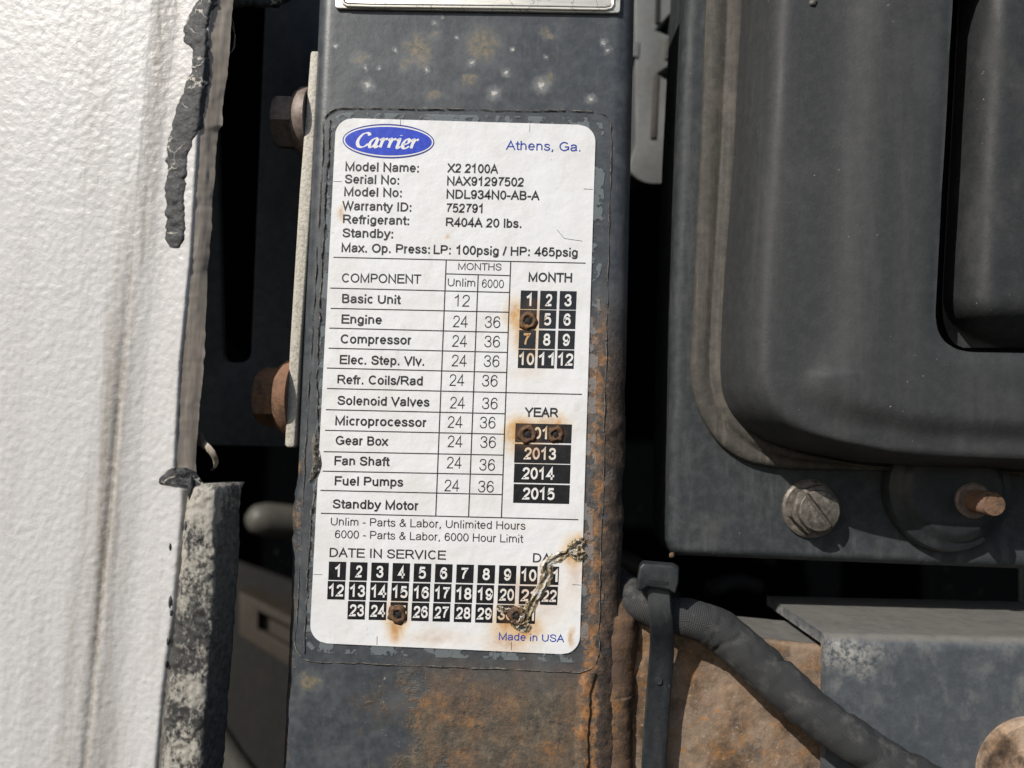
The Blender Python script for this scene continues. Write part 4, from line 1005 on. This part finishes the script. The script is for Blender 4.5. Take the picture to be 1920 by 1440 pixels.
# ================================================================= THINGS DEEP BEHIND THE GAPS
def behind():
    # pale pipe end
    a, b = P(475, 972, 0.36), P(600, 985, 0.40)
    d = (b - a).normalized()
    t = obj('pale_pipe', tube([a - d * 0.006, a - d * 0.003, a, a + d * 0.01, b], [0.003, 0.0085, 0.0115, 0.0145, 0.0150], 24), 'pale_pipe', None, 40, base=a)
    tag(t, 'pale pipe end lying deep behind the post', 'pipe')
    # tan bar with a recessed face
    t = thing('tan_bar', P(500, 1240, 0.33), 'tan slanted bar with a recessed face deep behind the post', 'bar')
    q = [xz(448, 1108, .33), xz(600, 1185, .33), xz(600, 1285, .33), xz(448, 1190, .33)]
    rec = [xz(484, 1146, .33), xz(590, 1198, .33), xz(590, 1240, .33), xz(484, 1180, .33)]
    obj('bar_face', prism(q, 0.33, 0.355, [rec], 0.001), 'tan_bar', t, 30)
    obj('recess_floor', prism(rec, 0.338, 0.354), 'tan_bar', t, 30)
    q = [xz(400, 1040, .37), xz(620, 1120, .37), xz(620, 1640, .37), xz(360, 1640, .37)]
    o = obj('dark_bracket', prism(q, 0.37, 0.38, bevel=0.002), 'deep_steel', None, 30, base=P(500, 1640, .375)); tag(o, 'dark steel bracket carrying the tan bar behind the post', 'bracket')
    a, b = P(424, 1385, 0.28), P(470, 1470, 0.28); d = (b - a).normalized()
    o = obj('pale_hose', tube([a - d * 0.03 + Vector((-0.012, 0, 0.0)), a + Vector((-0.006, 0, 0)), (a + b) / 2 + Vector((-0.004, 0, 0)), b, b + d * 0.04], 0.0095, 20), 'pale_pipe', None, 180, base=b); tag(o, 'pale hose curving behind the speckled rubber strip', 'hose')
    # grey plastic box in the right gap
    y = 0.13
    t = thing('grey_plastic_box', P(1240, 340, y), 'grey plastic box with dark triangular slots behind the post', 'plastic box')
    q = rrect([xz(1188, -150, y), xz(1400, -150, y), xz(1400, 345, y), xz(1205, 345, y), xz(1176, 318, y), xz(1192, 270, y)], [0, 0, 0, .006, .004, .004])
    s1 = [xz(1229, 56, y), xz(1258, 24, y), xz(1258, 68, y)]; s2 = [xz(1232, 138, y), xz(1262, 118, y), xz(1300, 124, y), xz(1300, 154, y), xz(1255, 152, y)]
    obj('shell', prism(q, y, y + 0.02, [s1, s2], 0.001), 'grey_plastic', t, 30)
    obj('rib', prism([xz(1231, -140, y), xz(1240, -140, y), xz(1236, 45, y), xz(1228, 45, y)], y - 0.0012, y - 0.0001, bevel=0.0004), 'void', t, 30)
    obj('rib', prism([xz(1224, 142, y), xz(1235, 142, y), xz(1230, 260, y), xz(1219, 260, y)], y - 0.0012, y - 0.0001, bevel=0.0004), 'gasket', t, 30)
    obj('rib', prism([xz(1248, 72, y), xz(1258, 72, y), xz(1256, 112, y), xz(1246, 112, y)], y - 0.0012, y - 0.0001, bevel=0.0004), 'gasket', t, 30)
    obj('lug', prism(rrect([xz(1180, 84, y), xz(1198, 78, y), xz(1196, 108, y), xz(1180, 106, y)], 0.0006), y - 0.001, y + 0.01), 'grey_plastic', t, 30)
    # brown hose seen behind the cable
    for (pa, pb, r, nm, lb, ct) in [((1160, 1050, .09), (1260, 1120, .10), .0055, 'brown_hose', 'brown hose passing behind the black cable tie head', 'hose'),
                                    ((1350, 1098, .15), (1420, 1096, .17), .0048, 'tan_pipe', 'tan pipe lying behind the black taped cable', 'pipe')]:
        a, b = P(*pa), P(*pb); path = [a.lerp(b, k / 8) + Vector((0, 0, 0.002 * math.sin(k * .5))) for k in range(-2, 9)]
        o = obj(nm, tube(path, r, 18), 'tan_bar', None, 180, base=path[0]); tag(o, lb, ct)
behind()

# ================================================================= DARK STEEL FRAME AT THE RIGHT
YF = 0.020
def frame():
    t = thing('steel_bulkhead', P(1600, 1060, YF + .02), 'dark slate steel plate behind and below the black door', 'steel plate')
    rows = []
    pys = list(np.linspace(-190, 1025, 60)) + list(np.linspace(1030, 1056, 10))
    for py in pys:
        l = interp([(-190, 1292), (0, 1283), (250, 1270), (600, 1257), (1000, 1250), (1030, 1251), (1044, 1256), (1056, 1262)], py)
        r = []
        for k in range(80):
            u = k / 79; px = l + (2100 - l) * (u ** 1.6)
            bot = interp([(1250, 1040), (1920, 1066), (2100, 1072)], px)
            d = px - l; R = 26.0
            y = YF + (0.0055 * (1 - math.sqrt(max(0, 1 - (1 - min(d, R) / R) ** 2))))
            pyy = py + (bot - 1056) * max(0, (py - 700) / 356)
            db = max(0, 1056 - py); y += 0.004 * (1 - math.sqrt(max(0, 1 - (1 - min(db, 16) / 16) ** 2)))
            p = P(px, pyy, y); p.y += 0.0001 * float(fbm(p.x * 90, p.z * 90, 6, 3)); r.append(p)
        rows.append(r)
    obj('plate', grid_solid(rows, 0.056), 'frame', t, 60)
    # rust chip at the lower left corner
    obj('rust_chip', lathe(P(1259, 1042, YF + 0.0035), (-0.3, -1, -0.2), [(0.0012, -0.0008), (0.0010, 0.0001), (0.0002, 0.0003)], 10, 0.6, 4), 'gusset', t, 180)
    # round mount behind the stud
    c = P(1768, 915, YF)
    obj('rubber_mount', lathe(c, (0, -1, 0), [(0.0252, -0.001), (0.0250, 0.0030), (0.0240, 0.0050), (0.0222, 0.0058), (0.0208, 0.0062), (0.0198, 0.0070), (0.0186, 0.0084), (0.0165, 0.0092), (0.0120, 0.0090), (0.003, 0.0088)], 56), 'tie', t, 35)
frame()

def screw():
    c = P(1519, 953, YF)
    t = thing('slotted_screw', c, 'worn hex flange screw with a slotted round head on the slate steel plate', 'screw')
    obj('flange', lathe(c, (0, -1, 0), [(0.0116, -0.0005), (0.0116, 0.0012), (0.0106, 0.0020), (0.004, 0.0022)], 40, 0.03, 2), 'screw', t, 35)
    vs = []; n = 36
    for (s, h) in [(1.0, 0.0018), (1.0, 0.0050), (0.95, 0.0060), (0.80, 0.0064)]:
        for k in range(n):
            a = 2 * math.pi * k / n + 0.30; hr = 0.0102 * math.cos(math.pi / 6) / math.cos(((k / n * 2 * math.pi) % (math.pi / 3)) - math.pi / 6)
            r = min(hr * 1.0, 0.0102 * (1.0 if s == 1.0 else s)); vs.append(c + Vector((r * math.cos(a), -h, r * math.sin(a))))
    fs = [(i * n + k, i * n + (k + 1) % n, (i + 1) * n + (k + 1) % n, (i + 1) * n + k) for i in range(3) for k in range(n)] + [tuple(range(n))[::-1], tuple(3 * n + k for k in range(n))]
    obj('hex_head', (vs, fs), 'screw', t, 30)
    # round raised crown, split by a slot
    ang = math.radians(-52)
    for sgn in (1, -1):
        loop = []
        R = 0.0080; g = 0.00055
        for k in range(19):
            a = math.pi * k / 18; x, z = R * math.cos(a), max(g, R * math.sin(a)) * sgn
            X = x * math.cos(ang) - z * math.sin(ang); Z = x * math.sin(ang) + z * math.cos(ang); loop.append((c.x + X, c.z + Z))
        obj('slotted_crown', prism(loop, c.y - 0.0095, c.y - 0.0062, bevel=0.0007), 'screw', t, 40)
    obj('crown_core', lathe(c + Vector((0, -0.0058, 0)), (0, -1, 0), [(0.0078, 0), (0.0078, 0.0018), (0.0005, 0.0018)], 30), 'screw', t, 35)
screw()

def stud():
    c = P(1822, 938, YF - 0.0086)
    t = thing('threaded_stud', c, 'rusty threaded stud sticking out of a round mount below the door', 'stud')
    obj('washer', lathe(c, (0, -1, 0), [(0.0070, -0.0005), (0.0070, 0.0012), (0.0062, 0.0018), (0.0035, 0.0018)], 32), 'bolt_dull', t, 35)
    prof = [(0.0044, 0.0)]
    h = 0.0015
    while h < 0.0125:
        prof += [(0.0045, h), (0.0038, h + 0.00055)]; h += 0.0011
    prof += [(0.0044, h), (0.0041, h + 0.0006), (0.0004, h + 0.0007)]
    obj('thread', lathe(c, (0.02, -1, -0.02), prof, 24), 'stud', t, 25)
stud()

# ================================================================= BLACK DOOR WITH GASKET AND LATCH PAD
OUTER = [(1332, -200), (1325, 0), (1314, 260), (1299, 600), (1294, 690), (1297, 730), (1308, 768), (1324, 800), (1345, 829), (1369, 850), (1397, 865), (1425, 873), (1470, 879), (1540, 881), (1631, 881), (1800, 888), (2150, 900)]
INNER = [(1415, -200), (1407, 0), (1393, 260), (1371, 560), (1366, 690), (1370, 735), (1384, 770), (1402, 794), (1425, 813), (1452, 829), (1481, 840), (1525, 852), (1575, 862), (1631, 872), (1720, 878), (1800, 881), (2150, 893)]
def resample(tab, n):
    pts = [np.array(p, float) for p in tab]; L = [0]
    for i in range(1, len(pts)): L.append(L[-1] + np.linalg.norm(pts[i] - pts[i - 1]))
    out = []
    for s in np.linspace(0, L[-1], n):
        out.append((float(np.interp(s, L, [p[0] for p in pts])), float(np.interp(s, L, [p[1] for p in pts]))))
    for _ in range(4): out = [out[0]] + [((out[i - 1][0] + 2 * out[i][0] + out[i + 1][0]) / 4, (out[i - 1][1] + 2 * out[i][1] + out[i + 1][1]) / 4) for i in range(1, n - 1)] + [out[-1]]
    return out
def door():
    t = thing('access_door', P(1650, 893, 0.0), 'black weathered plastic access door with rounded corner and recessed latch', 'door')
    O = resample(OUTER, 200); I = resample(INNER, 200)
    # dusty rubber gasket: two soft ribs with a groove between
    rows = []
    prof = [(-0.02, 0.0004), (0.0, -0.0020), (0.06, -0.0034), (0.22, -0.0040), (0.38, -0.0041), (0.46, -0.0030), (0.52, -0.0030), (0.60, -0.0047), (0.72, -0.0056), (0.86, -0.0056), (0.96, -0.0044), (1.02, -0.0015), (1.10, 0.004)]
    for i in range(200):
        r = []
        for (u, h) in prof:
            p = P(O[i][0] + (I[i][0] - O[i][0]) * u, O[i][1] + (I[i][1] - O[i][1]) * u, YF + h + 0.0005 * float(fbm(i * 0.05, u * 2, 44, 2)))
            r.append(p)
        rows.append(r)
    obj('gasket', grid(rows), 'gasket', t, 180)
    # bulging shell: height grows with distance from the outline
    path = np.array([[P(*q, 0.0).x, P(*q, 0.0).z] for q in resample([(a + 4, b - 3) for a, b in INNER], 300)])
    xl0 = path[:, 0].min(); X1 = P(2150, 500).x; ZT_ = P(1700, -190).z
    idx = np.argsort(-path[:, 1])
    def left_x(z):
        # left outline as a function of height
        return float(np.interp(-z, -path[:, 1], path[:, 0]))
    zbot = path[:, 1].min()
    holes = rrect([xz(1800, -120, -0.022), xz(2100, -120, -0.022), xz(2100, 664, -0.022), xz(1757, 658, -0.022)], [0.01, 0.01, 0.008, 0.015], 10)
    hp = np.array(holes)
    def hdist(x, z):
        a = hp; b = np.roll(hp, -1, axis=0); ab = b - a; ap = np.array([x, z]) - a
        tt = np.clip((ap * ab).sum(1) / ((ab * ab).sum(1) + 1e-12), 0, 1); return float(np.sqrt(((ap - ab * tt[:, None]) ** 2).sum(1)).min())
    rows = []
    zs = np.concatenate([np.linspace(ZT_, P(1500, 700).z, 90, endpoint=False), np.linspace(P(1500, 700).z, zbot + 0.0002, 90)])
    for z in zs:
        xl = left_x(z); r = []
        for k in range(120):
            u = k / 119; x = xl + (X1 - xl) * (u ** 1.35)
            ap = np.array([x, z]) - path[:-1]; ab = path[1:] - path[:-1]
            tt = np.clip((ap * ab).sum(1) / ((ab * ab).sum(1) + 1e-14), 0, 1)
            ds = np.sqrt(((ap - ab * tt[:, None]) ** 2).sum(1)); j = int(ds.argmin()); d = float(ds[j])
            # slope is long at the left, short along the bottom
            jj = min(max(j, 1), 298); tg = path[jj + 1] - path[jj - 1]; tg = tg / (np.linalg.norm(tg) + 1e-9)
            side = abs(tg[1])
            reach = 0.016 + 0.020 * side ** 1.5
            s = min(1.0, d / reach)
            y = 0.013 - 0.0295 * min(1, d / 0.0045) ** 0.5
            q = min(1.0, max(0.0, (d - reach + 0.006) / 0.009)); y -= 0.0030 * q * q * (3 - 2 * q) + 0.0012 * s
            r.append(Vector((x, y, z)))
        rows.append(r)
    Yg = np.array([[p.y for p in r] for r in rows]); Y0 = Yg.copy()
    for _ in range(45):                                   # soften the fold where the sides meet
        Q = np.pad(Yg, 1, mode='edge'); Yg = (Q[:-2, 1:-1] + Q[2:, 1:-1] + Q[1:-1, :-2] + Q[1:-1, 2:] + 4 * Q[1:-1, 1:-1]) / 8
    for i, r in enumerate(rows):
        for k, p in enumerate(r):
            ed = min(1.0, max(0.0, (k - 1) / 5.0)) * min(1.0, max(0.0, (len(rows) - 1 - i - 6) / 12.0))
            hd = hdist(p.x, p.z)
            p.y = Y0[i, k] * (1 - ed) + Yg[i, k] * ed + 0.0013 * max(0, 1 - hd / 0.0065) ** 2 + 0.0003 * float(fbm(p.x * 26, p.z * 14, 61, 2))
    tgt = P(1524, 6, -0.0170); chip_y = min((abs(p.x - tgt.x) + abs(p.z - tgt.z), p.y) for r in rows for p in r)[1]
    v, f = grid_solid(rows, 0.016)
    me = bpy.data.meshes.new('s'); me.from_pydata([tuple(p) for p in v], [], f)
    bm = bmesh.new(); bm.from_mesh(me); bmesh.ops.remove_doubles(bm, verts=bm.verts, dist=1e-7); bmesh.ops.recalc_face_normals(bm, faces=bm.faces); bm.to_mesh(me); bm.free()
    a = bpy.data.objects.new('a', me); COL.objects.link(a)
    cme = prism(holes, -0.06, 0.03); b = bpy.data.objects.new('b', cme); COL.objects.link(b)
    md = a.modifiers.new('cut', 'BOOLEAN'); md.operation = 'DIFFERENCE'; md.object = b; md.solver = 'EXACT'
    bpy.context.view_layer.update(); dg = bpy.context.evaluated_depsgraph_get()
    res = bpy.data.meshes.new_from_object(a.evaluated_get(dg)); bpy.data.objects.remove(a); bpy.data.objects.remove(b)
    obj('door_shell', res, 'door', t, 50)
    # well behind the latch pad
    big = rrect([xz(1740, -160, -0.0), xz(2150, -160, -0.0), xz(2150, 720, -0.0), xz(1735, 690, -0.0)], 0.01)
    obj('latch_well', prism(big, 0.0165, 0.0185), 'void', t, 30)
    # pillow-shaped latch pad
    rows = []
    for py in np.linspace(-110, 652, 110):
        lpx = interp([(-120, 1800), (0, 1797), (560, 1766), (600, 1768), (630, 1778), (645, 1790), (652, 1806)], py); r = []
        for k in range(60):
            u = (k / 59) ** 1.5; px = lpx + (2095 - lpx) * u
            dl = (px - lpx) * PXM; db = max(0.0, (652 - py) * PXM)
            sl = min(1, dl / 0.022); sb = min(1, db / 0.020)
            y = -0.0145 + 0.021 * (1 - math.sin(sl * math.pi / 2)) ** 1.3 + 0.021 * (1 - math.sin(sb * math.pi / 2)) ** 1.25
            r.append(P(px, py, min(0.006, y)))
        rows.append(r)
    obj('latch_pad', grid(rows), 'pad', t, 180)
    # chip of old paint near the top
    obj('paint_chip', lathe(P(1524, 6, chip_y), (0, -1, 0), [(0.0016, -0.0008), (0.0013, 0.0005), (0.0002, 0.0007)], 9, 0.7, 8), 'pale_pipe', t, 180)
door()

# ================================================================= GUSSET, CHANNEL, CABLE, TIE
def gusset():
    t = thing('rusted_gusset', P(1350, 1640, 0.02), 'flaky orange rusted gusset plate welded to the foot of the post', 'gusset')
    rows = []
    for v_ in np.linspace(0, 1, 110):
        r = []
        for u in np.linspace(0, 1, 110):
            px = 1140 + (1542 - 1140) * u + 10 * v_ ** 2 * u; top = interp([(1140, 1150), (1230, 1160), (1300, 1182), (1400, 1194), (1542, 1208)], 1140 + 402 * u)
            py = top + (1640 - top) * v_
            d = min(v_ * 430, 12) / 12; y = 0.0085 + 0.003 * (1 - math.sqrt(max(0, 1 - (1 - d) ** 2)))
            p = P(px, py, y); p.y -= 0.0006 * float(fbm(p.x * 170, p.z * 170, 71, 4)); r.append(p)
        rows.append(r)
    obj('plate', grid_solid(rows, 0.0115 + 0.0005), 'gusset', t, 180)
    rows = []
    for k in range(14):
        r = []
        for u in np.linspace(0, 1, 60):
            px = 1140 + 402 * u; top = interp([(1140, 1150), (1230, 1160), (1300, 1182), (1400, 1194), (1542, 1208)], px)
            q = P(px, top, 0.0115); r.append(Vector((q.x, 0.0115 + 0.034 * k / 13, q.z - 0.0002 + 0.0003 * float(fbm(q.x * 200, k * .6, 3, 2)))))
        rows.append(r)
    v, f = grid(rows); n0 = len(v); v = v + [p + Vector((0, 0, -0.004)) for p in v]; f = f + [tuple(i + n0 for i in reversed(q)) for q in f]
    obj('top_flange', (v, f), 'channel', t, 60)
gusset()

def channel():
    t = thing('channel_beam', P(1740, 1640, 0.02), 'dusty blue grey steel channel beam below the black door', 'beam')
    YC = -0.002; R = 0.0045; TH = 0.004
    ztop = P(1548, 1196, YC).z + 0.001; slope = (P(1900, 1204, YC).z - P(1548, 1196, YC).z) / (P(1900, 1204, YC).x - P(1548, 1196, YC).x)
    xl = P(1548, 1240, YC).x; xr = P(2150, 1240, YC).x; zb = P(1700, 1640).z
    prof = [(YC + 0.062, 0.0)] + [(YC + 0.062 - 0.004 * k, 0.0) for k in range(1, 14)]
    prof += [(YC + R - R * math.sin(a), -R + R * math.cos(a)) for a in np.linspace(0, math.pi / 2, 8)]
    prof += [(YC, -R - (k + 1) * 0.0035) for k in range(28)]
    inner = [(YC + TH, prof[-1][1])] + [(YC + TH, -TH)] + [(YC + 0.062, -TH)]
    loop = prof + inner; n = len(loop); rows = []
    xs = np.concatenate([[xl], np.linspace(xl + 0.0008, xr, 50)])
    v = []
    for i, x in enumerate(xs):
        for (y, z) in loop:
            e = 0.0006 if i == 0 else 0.0
            zz = ztop + z + slope * (x - xl) + 0.00012 * float(fbm(x * 120, (y - z) * 120, 7, 3))
            v.append(Vector((x + 0.0006 * float(fbm(z * 200, y * 200, 2, 2)) * (i == 0), y + 0.00015 * float(fbm(x * 80, z * 80, 17, 3)), zz)))
    f = [(i * n + j, i * n + (j + 1) % n, (i + 1) * n + (j + 1) % n, (i + 1) * n + j) for i in range(len(xs) - 1) for j in range(n)] + [tuple(range(n))[::-1], tuple((len(xs) - 1) * n + j for j in range(n))]
    obj('folded_plate', (v, f), 'channel', t, 40)
    # weathered round bolt on the front of the beam
    c = P(1938, 1452, YC - 0.001)
    b = thing('domed_bolt', c, 'pale rusty domed bolt head on the front of the channel beam', 'bolt')
    obj('washer', lathe(c, (0, -1, 0), [(0.0205, -0.001), (0.0205, 0.0012), (0.0190, 0.0028), (0.012, 0.0032)], 48, 0.03, 3), 'pale_rust', b, 40)
    obj('head', lathe(c, (0, -1, 0), [(0.0118, 0.0028), (0.0118, 0.0075), (0.0102, 0.0095), (0.004, 0.0102), (0.0004, 0.0103)], 40, 0.03, 5), 'pale_rust', b, 40)
channel()

CABLE = [(1080, 1020, .050, 30), (1118, 1064, .030, 32), (1155, 1099, .018, 32), (1198, 1127, .008, 33), (1245, 1149, .004, 33), (1295, 1160, .000, 34), (1345, 1180, -.001, 36), (1395, 1219, -.003, 38),
         (1450, 1269, -.006, 39), (1505, 1318, -.010, 40), (1565, 1364, -.014, 40), (1640, 1417, -.017, 40), (1740, 1478, -.020, 41), (1860, 1545, -.024, 42), (2050, 1640, -.03, 43)]
def crv(tab, k):
    q = [tab[0]] + tab + [tab[-1]]; out = []
    for i in range(1, len(q) - 2):
        for s in range(k):
            t = s / k; a, b, c, d = [np.array(q[i + j], float) for j in (-1, 0, 1, 2)]
            out.append(0.5 * ((2 * b) + (c - a) * t + (2 * a - 5 * b + 4 * c - d) * t * t + (3 * b - a - 3 * c + d) * t ** 3))
    out.append(np.array(tab[-1], float)); return out
def cable():
    pts = crv(CABLE, 16); n = 36; k = len(pts)
    path = [P(p[0], p[1], p[2]) for p in pts]
    rad = [p[3] * PXM * (DIST + p[2]) / DIST for p in pts]
    s = [0.0]
    for i in range(1, k): s.append(s[-1] + (path[i] - path[i - 1]).length)
    v = []; uvv = []
    for i in range(k):
        d = (path[min(i + 1, k - 1)] - path[max(i - 1, 0)]).normalized()
        a = (Vector((0, -1, 0)) - d * (-d.y)).normalized(); b = d.cross(a)
        for j in range(n):
            th = 2 * math.pi * j / n
            ph = s[i] / 0.031 + math.sin(th + 0.6) * 0.22 + 0.5 * float(fbm(s[i] * 60, 0, 3, 2))
            fr = ph % 1.0
            lap = 0.00050 * (1 - fr) - 0.0006 * math.exp(-((min(fr, 1 - fr)) / 0.035) ** 2) * (0.6 + 0.8 * max(0, math.sin(th * 1.0 + 2.6)))
            r = rad[i] + lap + 0.0008 * float(fbm(s[i] * 110, math.cos(th) * 1.3 + 5, 5, 3)) + 0.0005 * float(fbm(s[i] * 300, th * 1.0 if th < math.pi else 2 * math.pi - th, 8, 2))
            v.append(path[i] + (a * math.cos(th) + b * math.sin(th)) * r)
            uvv.append((s[i] * 2 * math.pi / 0.0011, rad[i] * th * 2 * math.pi / 0.0011))
    f = [(i * n + j, i * n + (j + 1) % n, (i + 1) * n + (j + 1) % n, (i + 1) * n + j) for i in range(k - 1) for j in range(n)] + [tuple(range(n))[::-1], tuple((k - 1) * n + j for j in range(n))]
    o = obj('taped_cable', (v, f), 'loom', None, 180, base=path[-1])
    me = o.data; ul = me.uv_layers.new(name='UVMap')
    for poly in me.polygons:
        vi = list(poly.vertices); wrap = len(vi) == 4 and (max(q % n for q in vi) == n - 1 and min(q % n for q in vi) == 0)
        for li, q in zip(poly.loop_indices, vi):
            u, w = uvv[q]
            if wrap and q % n == 0: w += rad[q // n] * 2 * math.pi * 2 * math.pi / 0.0011
            ul.data[li].uv = (u, w)
    tag(o, 'thick cable wrapped in black woven tape, running under the cable tie', 'cable')
cable()

def cable_tie():
    t = thing('cable_tie', P(1228, 1640, 0.004), 'black nylon cable tie strapped over the taped cable', 'cable tie')
    tab = [(1236, 1088, -.0085, 21), (1236, 1112, -.0100, 21.5), (1238, 1150, -.0102, 22), (1241, 1185, -.0075, 22.5), (1241, 1215, -.0040, 23), (1239, 1250, -.0018, 23.5), (1235, 1300, -.0002, 23.5), (1230, 1370, .0006, 23.5), (1226, 1440, .001, 23.5), (1220, 1640, .002, 23.5)]
    pts = crv(tab, 10); rows = []
    for p in pts:
        r = []
        for (u, h) in [(-1, 0.0019), (-1.0, 0.0006), (-0.86, 0.0), (-0.5, 0.0), (0, 0.00003), (0.5, 0.0), (0.86, 0.0), (1.0, 0.0006), (1, 0.0019), (0.5, 0.0019), (-0.5, 0.0019), (-1, 0.0019)]:
            r.append(P(p[0] + u * p[3], p[1] + 0.03 * u * p[3], p[2] + h))
        rows.append(r)
    obj('strap', grid(rows), 'tie', t, 40)
    # locking head: tapered block with a mouth the strap comes out of
    bm = bmesh.new()
    fr = [(1206, 1056), (1262, 1061), (1273, 1068), (1272, 1094), (1266, 1114), (1254, 1106), (1214, 1100), (1200, 1110), (1193, 1104), (1199, 1064)]
    f0 = [bm.verts.new(P(a, b, -0.0130)) for a, b in fr]; f1 = [bm.verts.new(P(a + (a - 1233) * 0.02, b - 6, 0.0010)) for a, b in fr]
    k = len(fr)
    for i in range(k): bm.faces.new((f0[i], f0[(i + 1) % k], f1[(i + 1) % k], f1[i]))
    bm.faces.new(f0); bm.faces.new(f1[::-1]); bmesh.ops.recalc_face_normals(bm, faces=bm.faces)
    bmesh.ops.bevel(bm, geom=list(bm.edges), offset=0.0007, segments=3, affect='EDGES', profile=0.5)
    me = bpy.data.meshes.new('h'); bm.to_mesh(me); bm.free(); obj('locking_head', me, 'tie', t, 40)
    q = [xz(1216, 1087, -.0131), xz(1254, 1091, -.0131), xz(1253, 1097, -.0131), xz(1217, 1094, -.0131)]
    obj('mouth', prism(q, -0.01312, -0.0125), 'void', t, 0)
    c = P(1235, 1277, -0.0012)
    obj('mould_mark', lathe(c, (0, -1, 0), [(0.0013, -0.0004), (0.0013, 0.00012), (0.0011, 0.00016), (0.0010, 0.00004), (0.0001, 0.00004)], 20), 'tie', t, 40)
cable_tie()
